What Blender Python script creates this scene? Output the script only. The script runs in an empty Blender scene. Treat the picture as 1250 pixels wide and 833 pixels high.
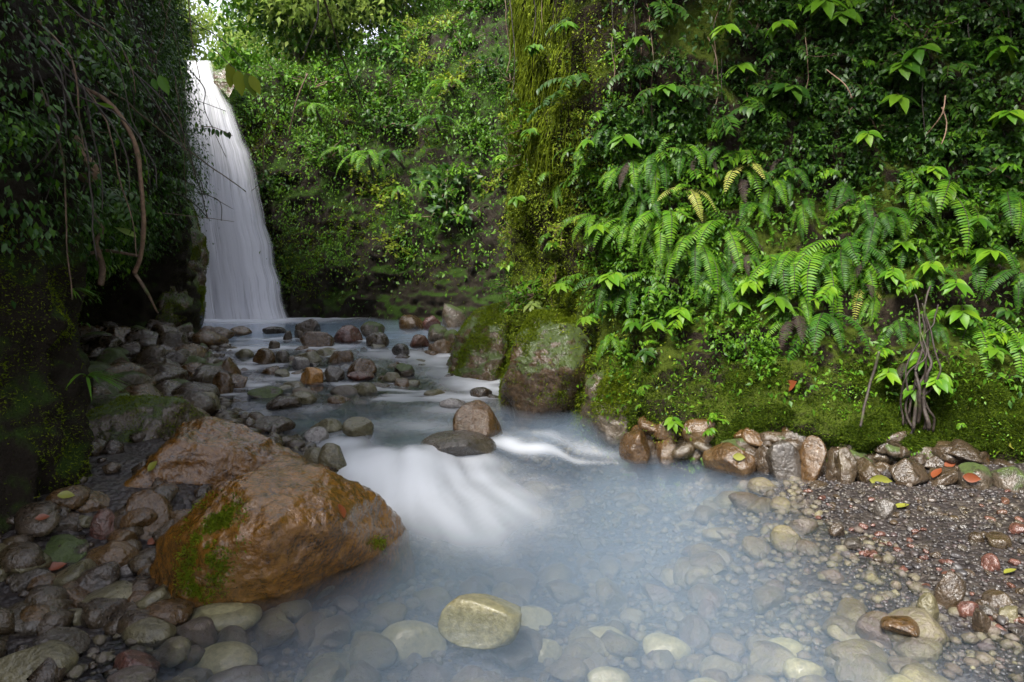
import bpy, bmesh, math, random
import numpy as np
from mathutils import Vector, Matrix
from mathutils.bvhtree import BVHTree
random.seed(7); RNG = np.random.default_rng(7)
S = bpy.context.scene; COL = S.collection
# ------------------------------------------------------------------ camera, light, exposure
PITCH = math.radians(5.9); CZ = 1.6; FPX = 833.3
cd = bpy.data.cameras.new('camera'); cam = bpy.data.objects.new('camera', cd); COL.objects.link(cam)
cd.sensor_width = 36; cd.lens = 24; cd.clip_start = .05; cd.clip_end = 800
cam.location = (0, 0, CZ); cam.rotation_euler = (math.radians(90) - PITCH, 0, 0)
S.camera = cam
SUN_EL, SUN_AZ = math.radians(52), math.radians(214)   # azimuth clockwise from +Y
w = bpy.data.worlds.new('World'); S.world = w; w.use_nodes = True
nt = w.node_tree; bg = nt.nodes['Background']; sk = nt.nodes.new('ShaderNodeTexSky')
sk.sky_type = 'NISHITA'; sk.sun_disc = False; sk.sun_elevation = SUN_EL; sk.sun_rotation = SUN_AZ
sk.dust_density = 4.0; sk.air_density = 1.0; sk.ozone_density = 1.5
ov = nt.nodes.new('ShaderNodeMix'); ov.data_type = 'RGBA'; ov.inputs[0].default_value = .8      # high overcast veils the blue sky
ov.inputs[7].default_value = (7.2, 7.4, 8.4, 1)
nt.links.new(sk.outputs[0], ov.inputs[6]); nt.links.new(ov.outputs[2], bg.inputs[0]); bg.inputs[1].default_value = .09
ld = bpy.data.lights.new('sun', 'SUN'); ld.energy = 4.2; ld.angle = math.radians(22); ld.color = (1, .96, .9)
sun = bpy.data.objects.new('sun', ld); COL.objects.link(sun)
sd = Vector((math.sin(SUN_AZ) * math.cos(SUN_EL), math.cos(SUN_AZ) * math.cos(SUN_EL), math.sin(SUN_EL)))
sun.rotation_euler = (-sd).to_track_quat('-Z', 'Y').to_euler(); sun.location = sd * 50
S.view_settings.view_transform = 'Standard'; S.view_settings.look = 'None'; S.view_settings.gamma = 1
S.view_settings.exposure = 1.48
S.cycles.use_denoising = True; S.cycles.max_bounces = 8; S.cycles.transparent_max_bounces = 24
S.cycles.diffuse_bounces = 3; S.cycles.glossy_bounces = 3; S.cycles.transmission_bounces = 4; S.cycles.volume_bounces = 3
S.cycles.use_adaptive_sampling = True; S.cycles.adaptive_threshold = .02; S.cycles.sample_clamp_indirect = 6

# ------------------------------------------------------------------ helpers
def ray(px, py):
    a, b = (px - 625) / FPX, (416.5 - py) / FPX
    c, s = math.cos(PITCH), math.sin(PITCH)
    return np.array([a, c + b * s, -s + b * c])
def at(px, py, Y):
    d = ray(px, py); return np.array([0, 0, CZ]) + d * (Y / d[1])
def G(px, py, z):
    d = ray(px, py); return np.array([0, 0, CZ]) + d * ((z - CZ) / d[2])
def proj(P):
    P = np.asarray(P, float); x, y, z = P[..., 0], P[..., 1], P[..., 2] - CZ
    c, s = math.cos(PITCH), math.sin(PITCH)
    f = y * c - z * s; u = y * s + z * c
    f = np.where(f < .05, .05, f)
    return 625 + FPX * x / f, 416.5 - FPX * u / f, f
def sst(a, b, x):
    t = np.clip((np.asarray(x, float) - a) / (b - a), 0, 1); return t * t * (3 - 2 * t)
def _h(ix, iy, iz, seed):
    n = (ix.astype(np.int64) * 374761393 + iy.astype(np.int64) * 668265263 + iz.astype(np.int64) * 2147483647 + seed * 1274126177) & 0xffffffff
    n = ((n ^ (n >> 13)) * 1274126177) & 0xffffffff
    n = ((n ^ (n >> 15)) * 2246822519) & 0xffffffff
    return ((n ^ (n >> 16)) & 0xffff) / 32767.5 - 1
def vn(P, seed=0):
    P = np.asarray(P, float); i = np.floor(P).astype(int); f = P - i; f = f * f * (3 - 2 * f)
    r = 0
    for dx in (0, 1):
        wx = f[..., 0] if dx else 1 - f[..., 0]
        for dy in (0, 1):
            wy = f[..., 1] if dy else 1 - f[..., 1]
            for dz in (0, 1):
                wz = f[..., 2] if dz else 1 - f[..., 2]
                r = r + wx * wy * wz * _h(i[..., 0] + dx, i[..., 1] + dy, i[..., 2] + dz, seed)
    return r
def fbm(P, sc=1., oc=4, seed=0, ridge=False):
    P = np.asarray(P, float) * sc; r = 0; a = 1; t = 0
    for k in range(oc):
        n = vn(P * 2 ** k + 17.3 * k, seed + k)
        r = r + a * ((1 - 2 * np.abs(n)) if ridge else n); t += a; a *= .5
    return r / t
def mkmesh(name, V, tris=None, quads=None, mats=(), rnd=None, smooth=True, tmat=None, qmat=None, uv=None):
    me = bpy.data.meshes.new(name); V = np.asarray(V, np.float32)
    tris = np.zeros((0, 3), int) if tris is None else np.asarray(tris, int)
    quads = np.zeros((0, 4), int) if quads is None else np.asarray(quads, int)
    me.vertices.add(len(V)); me.vertices.foreach_set('co', V.ravel())
    nl = tris.size + quads.size; me.loops.add(nl)
    me.loops.foreach_set('vertex_index', np.concatenate([tris.ravel(), quads.ravel()]).astype(np.int32))
    npoly = len(tris) + len(quads); me.polygons.add(npoly)
    st = np.concatenate([np.arange(len(tris)) * 3, tris.size + np.arange(len(quads)) * 4]).astype(np.int32)
    me.polygons.foreach_set('loop_start', st)
    mi = np.concatenate([np.zeros(len(tris), np.int32) if tmat is None else tmat, np.zeros(len(quads), np.int32) if qmat is None else qmat]).astype(np.int32)
    me.polygons.foreach_set('material_index', mi)
    me.polygons.foreach_set('use_smooth', np.full(npoly, smooth))
    for m in mats: me.materials.append(m)
    if rnd is not None: addattr(me, 'rnd', rnd)
    me.update(calc_edges=True); me.validate()
    return me
def addattr(me, nm, arr):
    a = me.attributes.new(nm, 'FLOAT', 'POINT'); a.data.foreach_set('value', np.asarray(arr, np.float32))
def addvec(me, nm, arr):
    a = me.attributes.new(nm, 'FLOAT_VECTOR', 'POINT'); a.data.foreach_set('vector', np.asarray(arr, np.float32).ravel())
def tag(o, label=None, cat=None, group=None, kind=None):
    if label: o['label'] = label
    if cat: o['category'] = cat
    if group: o['group'] = group
    if kind: o['kind'] = kind
    return o
def link(name, me, parent=None, loc=None):
    o = bpy.data.objects.new(name, me); COL.objects.link(o)
    if parent: o.parent = parent
    if loc is not None: o.location = loc
    return o
def copy_tree(o, parent=None):
    c = o.copy(); COL.objects.link(c); c.parent = parent
    for ch in list(KIDS.get(o.name, [])): copy_tree(ch, c)
    return c
KIDS = {}
def child(name, me, parent):
    o = link(name, me, parent); KIDS.setdefault(parent.name, []).append(o); return o

# ------------------------------------------------------------------ materials
class M:
    def __init__(s, name):
        s.m = bpy.data.materials.new(name); s.m.use_nodes = True; s.t = s.m.node_tree; s.n = s.t.nodes; s.n.clear()
        s.out = s.n.new('ShaderNodeOutputMaterial')
    def a(s, typ, ins=None, **kw):
        n = s.n.new('ShaderNode' + typ)
        for k, v in kw.items(): setattr(n, k, v)
        for k, v in (ins or {}).items():
            if isinstance(v, bpy.types.NodeSocket): s.t.links.new(v, n.inputs[k])
            else: n.inputs[k].default_value = v
        return n
    def l(s, a, b): s.t.links.new(a, b)
    def noise(s, sc, det=4, rough=.55, vec=None, dist=0):
        n = s.a('TexNoise', {'Scale': sc, 'Detail': det, 'Roughness': rough, 'Distortion': dist})
        if vec is not None: s.l(vec, n.inputs['Vector'])
        return n.outputs['Fac']
    def ramp(s, fac, stops, interp='LINEAR'):
        r = s.n.new('ShaderNodeValToRGB'); r.color_ramp.interpolation = interp
        e = r.color_ramp.elements
        while len(e) < len(stops): e.new(.5)
        for i, (p, c) in enumerate(stops):
            e[i].position = p; e[i].color = c if len(c) == 4 else (*c, 1)
        s.l(fac, r.inputs[0]); return r.outputs[0]
    def math(s, op, a, b=0., c=None, clamp=False):
        n = s.n.new('ShaderNodeMath'); n.operation = op; n.use_clamp = clamp
        for i, v in enumerate((a, b) if c is None else (a, b, c)):
            if isinstance(v, bpy.types.NodeSocket): s.l(v, n.inputs[i])
            else: n.inputs[i].default_value = v
        return n.outputs[0]
    def mix(s, f, a, b):
        n = s.n.new('ShaderNodeMix'); n.data_type = 'RGBA'
        for i, v in ((0, f), (6, a), (7, b)):
            if isinstance(v, bpy.types.NodeSocket): s.l(v, n.inputs[i])
            else: n.inputs[i].default_value = v if i == 0 else (*v, 1)[:4]
        return n.outputs[2]
    def rnd(s):
        o = s.a('ObjectInfo').outputs['Random']; at_ = s.a('Attribute', attribute_name='rnd').outputs['Fac']
        return s.math('FRACT', s.math('ADD', o, at_))
    def bump(s, h, strength=.5, dist=.02, normal=None):
        b = s.a('Bump', {'Strength': strength, 'Distance': dist, 'Height': h})
        if normal is not None: s.l(normal, b.inputs['Normal'])
        return b.outputs[0]
    def done(s, sh, vol=None):
        if sh is not None: s.l(sh, s.out.inputs['Surface'])
        if vol is not None: s.l(vol, s.out.inputs['Volume'])
        return s.m

def leaf_mat(name, cols, rough=.42, trans=.3, spec=.22):
    k = M(name); r = k.rnd(); n = len(cols)
    c = k.ramp(r, [(i / max(1, n - 1), x) for i, x in enumerate(cols)])
    pos = k.a('NewGeometry').outputs['Position']
    v = k.noise(3., 2, vec=pos)
    c = k.mix(k.math('MULTIPLY', v, .5), c, tuple(x * .45 for x in cols[0]))
    p = k.a('BsdfPrincipled', {'Base Color': c, 'Roughness': rough, 'Specular IOR Level': spec})
    t = k.a('BsdfTranslucent', {'Color': c})
    mx = k.a('MixShader', {0: trans, 1: p.outputs[0], 2: t.outputs[0]})
    return k.done(mx.outputs[0])
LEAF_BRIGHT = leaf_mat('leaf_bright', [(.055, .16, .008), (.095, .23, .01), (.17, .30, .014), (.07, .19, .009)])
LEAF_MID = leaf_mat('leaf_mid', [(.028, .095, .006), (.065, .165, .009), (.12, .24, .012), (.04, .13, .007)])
LEAF_DARK = leaf_mat('leaf_dark', [(.012, .045, .006), (.028, .085, .008), (.06, .14, .01), (.018, .06, .006)], spec=.3)  # deep green; also puts the upper right cliff's shade into leaf colour
LEAF_OLIVE = leaf_mat('leaf_olive', [(.10, .16, .008), (.18, .26, .012), (.28, .33, .02), (.13, .20, .009)], spec=.2, rough=.6)
LEAF_PALE = leaf_mat('leaf_pale', [(.20, .30, .06), (.30, .38, .09)], trans=.35)
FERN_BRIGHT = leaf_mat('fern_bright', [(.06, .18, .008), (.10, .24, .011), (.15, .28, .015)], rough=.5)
FERN_DARK = leaf_mat('fern_dark', [(.022, .08, .008), (.04, .13, .01), (.07, .18, .012)], rough=.5)  # darker copy of the bright fern, with shade put into its colour
FERN_YEL = leaf_mat('fern_yellow', [(.30, .36, .06), (.36, .34, .08)], rough=.5)
FERN_DEAD = leaf_mat('fern_dead', [(.03, .022, .018), (.05, .03, .022)], rough=.7, trans=.1)
LEAF_RED = leaf_mat('leaf_red', [(.25, .05, .03), (.30, .08, .06)], trans=.25)
MOSS_DARK = leaf_mat('moss_dark', [(.025, .05, .004), (.05, .085, .005), (.11, .16, .008), (.03, .06, .004)], rough=.8, trans=.3, spec=.1)
LEAF_FAR = leaf_mat('leaf_far', [(.16, .26, .04), (.26, .36, .06), (.34, .42, .09)], rough=.6, trans=.5)  # haze and sunlight on the far crowns are put into this pale colour
MOSS = leaf_mat('moss_blade', [(.08, .12, .005), (.13, .18, .007), (.19, .24, .011), (.10, .15, .006)], rough=.8, trans=.3, spec=.1)
def flat_leaf(name, c, c2):
    k = M(name); f = k.noise(30, 3)
    p = k.a('BsdfPrincipled', {'Base Color': k.mix(f, c, c2), 'Roughness': .4}); return k.done(p.outputs[0])
DEAD_RED = flat_leaf('fallen_red', (.20, .045, .012), (.09, .03, .012))
DEAD_YEL = flat_leaf('fallen_yellow', (.22, .20, .03), (.12, .15, .02))

def bark_mat(name, c1, c2, moss=.4):
    k = M(name); pos = k.a('NewGeometry').outputs['Position']
    n = k.noise(30, 5, .65, pos); n2 = k.noise(5, 3, .6, pos)
    c = k.ramp(n, [(.3, c1), (.7, c2)])
    c = k.mix(k.ramp(n2, [(.62 - moss * .3, (0, 0, 0)), (.72 - moss * .3, (1, 1, 1))]), c, (.05, .07, .012))
    p = k.a('BsdfPrincipled', {'Base Color': c, 'Roughness': .65, 'Normal': k.bump(n, .8, .01)}); return k.done(p.outputs[0])
BARK = bark_mat('bark', (.05, .03, .018), (.16, .10, .06), .2)
BARK_PALE = bark_mat('bark_pale', (.12, .07, .045), (.30, .19, .12), 0)
BARK_DARK = bark_mat('bark_dark', (.015, .011, .009), (.05, .035, .025), .1)
BARK_MOSS = bark_mat('bark_moss', (.03, .02, .012), (.09, .06, .03), .95)
STEM = leaf_mat('stem_green', [(.05, .08, .015), (.09, .08, .03)], trans=0)

def rock_mat(name, cols, moss=0., rough=(.12, .42), bump=1., dark=.5, wet=1., tint=(.07, .05, .016)):
    k = M(name); tc = k.a('TexCoord').outputs['Object']; geo = k.a('NewGeometry'); pos = geo.outputs['Position']
    ob = k.a('ObjectInfo').outputs['Random']
    big = k.noise(4.5, 4, .6, pos, .6); fine = k.noise(38, 5, .65, pos); mid = k.noise(13, 4, .6, pos)
    r = k.math('FRACT', k.math('ADD', ob, k.a('Attribute', attribute_name='rnd').outputs['Fac']))
    n = len(cols)
    base = k.ramp(r, [(i / max(1, n - 1), c) for i, c in enumerate(cols)])
    c = k.mix(k.ramp(big, [(.35, (0, 0, 0)), (.65, (1, 1, 1))]), base, tuple(x * dark for x in cols[0]))
    c = k.mix(k.math('MULTIPLY', k.ramp(k.noise(2.3, 3, .6, pos, .3), [(.5, (0, 0, 0)), (.68, (1, 1, 1))]), .55), c, tint)
    c = k.mix(k.math('MULTIPLY', k.ramp(fine, [(.35, (0, 0, 0)), (.7, (1, 1, 1))]), .6), c, tuple(min(1, x * 1.7) for x in cols[-1]))
    crack = k.a('TexVoronoi', {'Scale': 5.5, 'Vector': pos}, feature='DISTANCE_TO_EDGE').outputs['Distance']
    ro = k.ramp(mid, [(.3, (rough[0],) * 3), (.7, (rough[1],) * 3)])
    h = k.math('ADD', k.math('MULTIPLY', mid, 1.), k.math('MULTIPLY', fine, .45))
    nrm = k.bump(h, .75 * bump, .035)
    if moss > 0:
        nz = k.a('SeparateXYZ', {0: geo.outputs['Normal']}).outputs[2]
        m = k.math('ADD', k.math('MULTIPLY', nz, .35), k.math('ADD', big, k.math('MULTIPLY', fine, .25)))
        mf = k.ramp(m, [(1.02 - moss * .72, (0, 0, 0)), (1.12 - moss * .72, (1, 1, 1))])
        mc = k.mix(fine, (.02, .035, .004), (.10, .15, .014))
        c = k.mix(mf, c, mc); ro = k.math('ADD', ro, k.math('MULTIPLY', mf, .6), clamp=True)
        f2 = k.noise(140, 3, .7, pos); nrm = k.bump(k.math('MULTIPLY', mf, f2), 1., .02, nrm)
    p = k.a('BsdfPrincipled', {'Base Color': c, 'Roughness': ro, 'Specular IOR Level': .6, 'Normal': nrm, 'Coat Weight': .4 * wet, 'Coat Roughness': .1, 'Coat IOR': 1.5, 'Coat Normal': k.bump(h, .9 * bump, .02)})
    return k.done(p.outputs[0])
R_BROWN = rock_mat('rock_brown', [(.05, .026, .009), (.085, .045, .014)])
R_HERO = rock_mat('rock_hero', [(.125, .050, .006), (.155, .070, .009)], rough=(.05, .2), bump=.9, dark=.22, tint=(.13, .07, .01), wet=1.7)
R_GREY = rock_mat('rock_grey', [(.036, .030, .024), (.06, .050, .04)])
R_DARK = rock_mat('rock_dark', [(.030, .020, .012), (.052, .035, .02)])  # dark rock; on the left bank its tone also carries the cliff's shade
R_RED = rock_mat('rock_red', [(.075, .03, .02), (.10, .042, .03)])
R_ORANGE = rock_mat('rock_orange', [(.42, .19, .03), (.30, .14, .03)], dark=.6)
R_OLIVE = rock_mat('rock_olive', [(.075, .065, .03), (.12, .105, .055)], rough=(.2, .5))
R_PALE = rock_mat('rock_pale', [(.15, .14, .125), (.21, .19, .18)])
R_YEL = rock_mat('rock_yellow', [(.19, .175, .09), (.24, .22, .12)], rough=(.3, .6), dark=.75, bump=.5)
R_MOSS = rock_mat('rock_moss', [(.05, .03, .014), (.075, .045, .022)], moss=.42)
R_MOSSY = rock_mat('rock_half_moss', [(.05, .038, .025), (.08, .06, .04)], moss=.36)
R_BED = rock_mat('rock_bed', [(.10, .09, .045), (.19, .17, .08), (.09, .055, .045), (.24, .22, .11), (.07, .062, .062), (.17, .155, .075), (.07, .055, .058)], rough=(.4, .7), dark=.6, wet=0)
R_GRAVEL = rock_mat('rock_gravel', [(.035, .03, .03), (.08, .07, .065), (.07, .036, .03), (.05, .045, .045), (.13, .11, .09), (.06, .05, .04), (.03, .028, .03)], rough=(.3, .6), bump=.5, wet=.3)
def cliff_mat(name, soil, soil2, moss, amt):
    k = M(name); geo = k.a('NewGeometry'); pos = geo.outputs['Position']
    a = k.noise(1.3, 5, .6, pos, .4); b = k.noise(9, 5, .65, pos); c_ = k.noise(60, 4, .7, pos)
    c = k.mix(b, soil, soil2)
    nz = k.a('SeparateXYZ', {0: geo.outputs['Normal']}).outputs[2]
    m = k.math('ADD', k.math('ADD', a, k.math('MULTIPLY', b, .35)), k.math('MULTIPLY', nz, .3))
    mf = k.ramp(m, [(1.0 - amt * .6, (0, 0, 0)), (1.12 - amt * .6, (1, 1, 1))])
    mc = k.mix(c_, tuple(x * .3 for x in moss), tuple(min(1, x * 1.5) for x in moss))
    c = k.mix(mf, c, mc)
    h = k.math('ADD', b, k.math('MULTIPLY', c_, .6))
    p = k.a('BsdfPrincipled', {'Base Color': c, 'Roughness': .8, 'Specular IOR Level': .12, 'Normal': k.bump(h, 1., .06)})
    return k.done(p.outputs[0])
CLIFF_R = cliff_mat('cliff_right', (.010, .008, .005), (.04, .028, .018), (.06, .085, .008), .52)
CLIFF_L = cliff_mat('cliff_left', (.010, .008, .006), (.035, .026, .018), (.03, .055, .008), .45)
CLIFF_B = cliff_mat('cliff_back', (.012, .010, .007), (.045, .036, .026), (.03, .06, .008), .45)

# ------------------------------------------------------------------ water level and bed
def W(x, y):
    x = np.asarray(x, float); y = np.asarray(y, float)
    s = -(x + .5) * .62 + (y - 5.0) * .785 + .07 * np.sin(x * 5.1) + .05 * np.sin(x * 11 + y * 3)
    return .2 * sst(-.28, .38, s) + .25 * sst(7.3, 10.5, y + .15 * np.sin(x * 2.3)) + .05 * sst(11, 12.5, y)
XLY = np.array([-60, -5, 0, 2.5, 3.1, 3.8, 4.6, 5.3, 6.2, 7.1, 8.5, 10, 11.5, 12.5, 15, 17, 60.])
XLX = np.array([-3, -3, -2.2, -1.85, -1.8, -1.6, -1.35, -1.7, -2.4, -3.1, -3.9, -4.5, -5.0, -5.9, -8, -9, -9.])
XRY = np.array([-60, -5, 1, 2.9, 4, 4.8, 5.3, 6.0, 6.6, 8, 9, 11, 14, 60.])
XRX = np.array([2.7, 2.7, 2.5, 2.2, 2.0, 2.1, 2.5, 2.4, 1.4, .4, .2, .5, 1, 1.])
def Wb(x, y): return W(x, y)
def BED(x, y):
    x = np.asarray(x, float); y = np.asarray(y, float)
    n = fbm(np.stack([x, y, x * 0], -1), 1.6, 3, 5)
    dl = x - np.interp(y, XLY, XLX); dr = np.interp(y, XRY, XRX) - x
    d = np.minimum(dl, dr) + .12 * n
    md = np.interp(y, [0, 3, 4.5, 5.2, 6.5, 7.6, 10.3, 12, 14], [.27, .31, .42, .3, .26, .07, .06, .5, .7])
    wd = np.interp(y, [0, 5, 7.5], [1.5, 1.3, .7])
    dep = md * sst(0, 1, d / wd) ** .9
    sl = np.where(dr < dl, .11, .13)
    rise = sl * np.clip(-d, 0, np.where(dr < dl, 3, 1.2)) + .02 * np.clip(-d - 3, 0, 30)
    return Wb(x, y) - np.where(d > 0, dep + .01, 0) + np.where(d < 0, rise, 0) + .03 * fbm(np.stack([x, y, x * 0 + 3], -1), 5, 3, 9) + .05 * sst(6.6, 7.6, y) * sst(12, 11, y) * fbm(np.stack([x, y, x * 0 + 8], -1), 2.2, 2, 12)
def GW(px, py, bed=False):
    z = .1
    for _ in range(40):
        p = G(px, py, z); zz = float(W(p[0], p[1]))
        if bed: zz = max(zz, float(BED(p[0], p[1])))
        z = z * .6 + zz * .4
    return p
def axis(segs):
    r = []
    for a, b, s in segs: r += list(np.arange(a, b, s))
    return np.array(r + [segs[-1][1]])
def grid_mesh(name, X, Y, Zf, mats):
    gx, gy = np.meshgrid(X, Y); gz = Zf(gx, gy); n, m = gx.shape
    V = np.stack([gx, gy, gz], -1).reshape(-1, 3); i = np.arange(n * m).reshape(n, m)
    q = np.stack([i[:-1, :-1], i[:-1, 1:], i[1:, 1:], i[1:, :-1]], -1).reshape(-1, 4)
    return V, q, i
def bed_mat():
    k = M('streambed'); pos = k.a('NewGeometry').outputs['Position']
    a = k.noise(3, 4, .6, pos); b = k.noise(22, 4, .7, pos)
    v = k.a('TexVoronoi', {'Scale': 28., 'Vector': pos}); c = k.ramp(v.outputs['Color'], [(0, (.012, .010, .011)), (.5, (.035, .028, .026)), (1, (.075, .062, .05))])
    c = k.mix(k.math('MULTIPLY', a, .5), c, (.016, .012, .011))
    p = k.a('BsdfPrincipled', {'Base Color': c, 'Roughness': .45, 'Normal': k.bump(k.math('ADD', k.math('MULTIPLY', v.outputs['Distance'], -1.), b), .8, .02)})
    return k.done(p.outputs[0])
V, q, _ = grid_mesh('b', axis([(-60, -8, 4), (-8, 6, .05), (6, 60, 3)]), axis([(-40, -1, 3), (-1, 14, .06), (14, 20, .4), (20, 90, 5)]), BED, None)
tag(link('streambed', mkmesh('streambed', V, quads=q, mats=[bed_mat()])), kind='structure')

# foam map: (photo x, photo y, half width px, half height px, strength)
FO = [(455, 575, 45, 16, 1.), (525, 592, 95, 30, .95), (560, 558, 50, 10, .8), (540, 625, 80, 24, .6), (585, 645, 60, 28, .3), (510, 556, 85, 9, .9), (450, 562, 40, 12, .7), (420, 540, 30, 8, .6),
      (640, 548, 70, 6, .9), (480, 615, 50, 24, .9), (700, 545, 60, 8, .3), (570, 467, 30, 9, .9), (595, 478, 25, 8, .6), (545, 455, 30, 6, .45), (520, 440, 35, 7, .6), (480, 432, 40, 5, .5),
      (290, 426, 40, 3, .9), (390, 424, 40, 3.5, .9), (345, 414, 20, 2.5, .5), (300, 449, 25, 3, .6), (440, 447, 22, 4, .5), (350, 462, 40, 3, .45),
      (600, 620, 70, 36, .25), (300, 389, 62, 3, 1.8), (400, 388, 35, 1.8, .9), (330, 392, 70, 3, .6), (620, 540, 14, 6, .9), (500, 520, 60, 8, .3), (420, 545, 25, 8, .5), (380, 500, 30, 6, .2), (545, 500, 50, 8, .25), (440, 560, 20, 12, .7)]
def foam_at(x, y, z):
    px, py, f = proj(np.stack([x, y, z], -1))
    r = np.zeros_like(x)
    for (cx, cy, rx, ry, s) in FO:
        c = GW(cx, cy); e = GW(cx, cy - ry); e2 = GW(cx, cy + ry)
        wx = rx * c[1] / FPX; wy = max(.05, (e[1] - e2[1]) / 2)
        r = r + s * np.exp(-(((x - c[0]) / wx) ** 2 + ((y - c[1]) / wy) ** 2) * 1.1)
    return r
def water():
    X = axis([(-10, -4, .06), (-4, 3, .028), (3, 12, .3)]); Y = axis([(-4, 1.5, .3), (1.5, 7, .028), (7, 14, .04), (14, 18, .1)])
    V, q, idx = grid_mesh('w', X, Y, W, None); x, y, z = V.T
    fo = foam_at(x, y, z)
    # flow-aligned coordinates: fan out from the cascade, straight upstream of it
    ox, oy = -1.35, 7.4; ang = np.arctan2(x - ox, oy - y); rad = np.hypot(x - ox, y - oy)
    near = 1 - sst(5.2, 5.9, y)
    fa = np.stack([ang * 20, rad * .8, 0 * x], -1); fb = np.stack([x * 2.2 + y * .8, y * 1.6 - x, 0 * x + 5], -1)
    fo = fo * 1.25 + .85 * sst(6.8, 7.6, y) * sst(11.6, 11, y) * sst(.05, .4, fbm(np.stack([x * .9, y * 2.4, x * 0 + 2], -1), 1.3, 3, 61))
    st = near * fbm(fa, 1.2, 4, 3) + (1 - near) * fbm(fb, 1.6, 4, 4)
    foam = 1 - np.exp(-1.25 * fo * (.9 + .65 * st).clip(.1)); foam = np.clip(foam, 0, 1)
    rip = fbm(np.stack([x * 1.2, y * .8, z], -1), 2.0, 3, 21) * .006 * (1 - .3 * near)
    rip += (1 - near) * fbm(np.stack([x, y, z], -1), 3.5, 3, 22) * .018 * (1 - sst(11.5, 12.5, y)) + foam * st * .015 + near * foam * .02
    V[:, 2] += rip - .0
    n0 = len(V); per = np.concatenate([idx[0, :], idx[1:, -1], idx[-1, ::-1][1:], idx[::-1, 0][1:-1]])
    Bv = V[per].copy(); Bv[:, 2] = -2; V = np.concatenate([V, Bv]); bi = n0 + np.arange(len(per)); nx = np.roll(per, -1); nb = np.roll(bi, -1)
    qs = np.stack([per, bi, nb, nx], -1)
    q2 = np.concatenate([q, qs])
    cen = len(V); V = np.concatenate([V, [[0, 5, -2]]]); t = np.stack([bi, np.full(len(bi), cen), nb], -1)
    k = M('water')
    geo = k.a('NewGeometry'); pos = geo.outputs['Position']
    fm = k.a('Attribute', attribute_name='foam').outputs['Fac']
    b1 = k.noise(5, 3, .5, pos)
    nr = k.bump(b1, .35, .02)
    gl = k.a('BsdfGlossy', {'Color': (1, 1, 1, 1), 'Roughness': .14, 'Normal': nr})
    fr = k.a('Fresnel', {'IOR': 1.33, 'Normal': nr}).outputs[0]
    tr = k.a('BsdfTransparent', {'Color': (.97, .98, 1, 1)})
    s0 = k.a('MixShader', {0: fr, 1: tr.outputs[0], 2: gl.outputs[0]})
    wd = k.a('BsdfDiffuse', {'Color': (.9, .93, .97, 1)}); wt = k.a('BsdfTranslucent', {'Color': (.8, .85, .92, 1)})
    ws = k.a('MixShader', {0: .35, 1: wd.outputs[0], 2: wt.outputs[0]})
    s1 = k.a('MixShader', {0: fm, 1: s0.outputs[0], 2: ws.outputs[0]})
    vol = k.a('VolumeScatter', {'Color': (.60, .77, .97, 1), 'Density': .85, 'Anisotropy': 0.})
    ab = k.a('VolumeAbsorption', {'Color': (.2, .62, 1, 1), 'Density': .18})
    av = k.a('AddShader', {0: vol.outputs[0], 1: ab.outputs[0]})
    mat = k.done(s1.outputs[0], av.outputs[0])
    me = mkmesh('water', V, tris=t, quads=q2, mats=[mat])
    addattr(me, 'foam', np.concatenate([foam, np.zeros(len(V) - len(foam))]))
    tag(link('stream_water', me), kind='structure')
water()

# ------------------------------------------------------------------ cliffs (swept sheets between control rows)
def crom(P, t):
    n = len(P); i = np.clip(np.floor(t).astype(int), 0, n - 2); f = (t - i)[:, None]
    g = lambda k: P[np.clip(k, 0, n - 1)]
    a, b, c, d = g(i - 1), g(i), g(i + 1), g(i + 2)
    return .5 * ((2 * b) + (c - a) * f + (2 * a - 5 * b + 4 * c - d) * f ** 2 + (3 * b - a - 3 * c + d) * f ** 3)
CLIFF = {}
def cliff(name, rows, nu, nv, mat, amp, seed, flip=1):
    C = np.array(rows, float)                       # rows x cols x 3
    tu = np.linspace(0, C.shape[1] - 1, nu); tv = np.linspace(0, C.shape[0] - 1, nv)
    A = np.stack([crom(C[r], tu) for r in range(C.shape[0])], 0)
    P = np.stack([crom(A[:, j], tv) for j in range(nu)], 1)     # nv x nu x 3
    du = np.gradient(P, axis=1); dv = np.gradient(P, axis=0); N = np.cross(du, dv) * flip
    N /= np.linalg.norm(N, axis=-1, keepdims=True) + 1e-9
    D = amp[0] * fbm(P, .55, 3, seed) + amp[1] * fbm(P, 1.7, 4, seed + 3, True) + amp[2] * fbm(P, 7, 3, seed + 5)
    P = P + N * D[..., None]
    i = np.arange(nv * nu).reshape(nv, nu)
    q = np.stack([i[:-1, :-1], i[:-1, 1:], i[1:, 1:], i[1:, :-1]], -1).reshape(-1, 4)
    if flip < 0: q = q[:, ::-1]
    V = P.reshape(-1, 3)
    o = tag(link(name, mkmesh(name, V, quads=q, mats=[mat])), kind='structure')
    CLIFF[name] = dict(V=V, q=q, bvh=BVHTree.FromPolygons(V.tolist(), q.tolist()))
    return o
def inland(B, side):
    B = np.array(B, float); t = np.gradient(B, axis=0); n = np.stack([t[:, 1], -t[:, 0]], -1) * side
    return n / np.linalg.norm(n, axis=1, keepdims=True)
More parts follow.
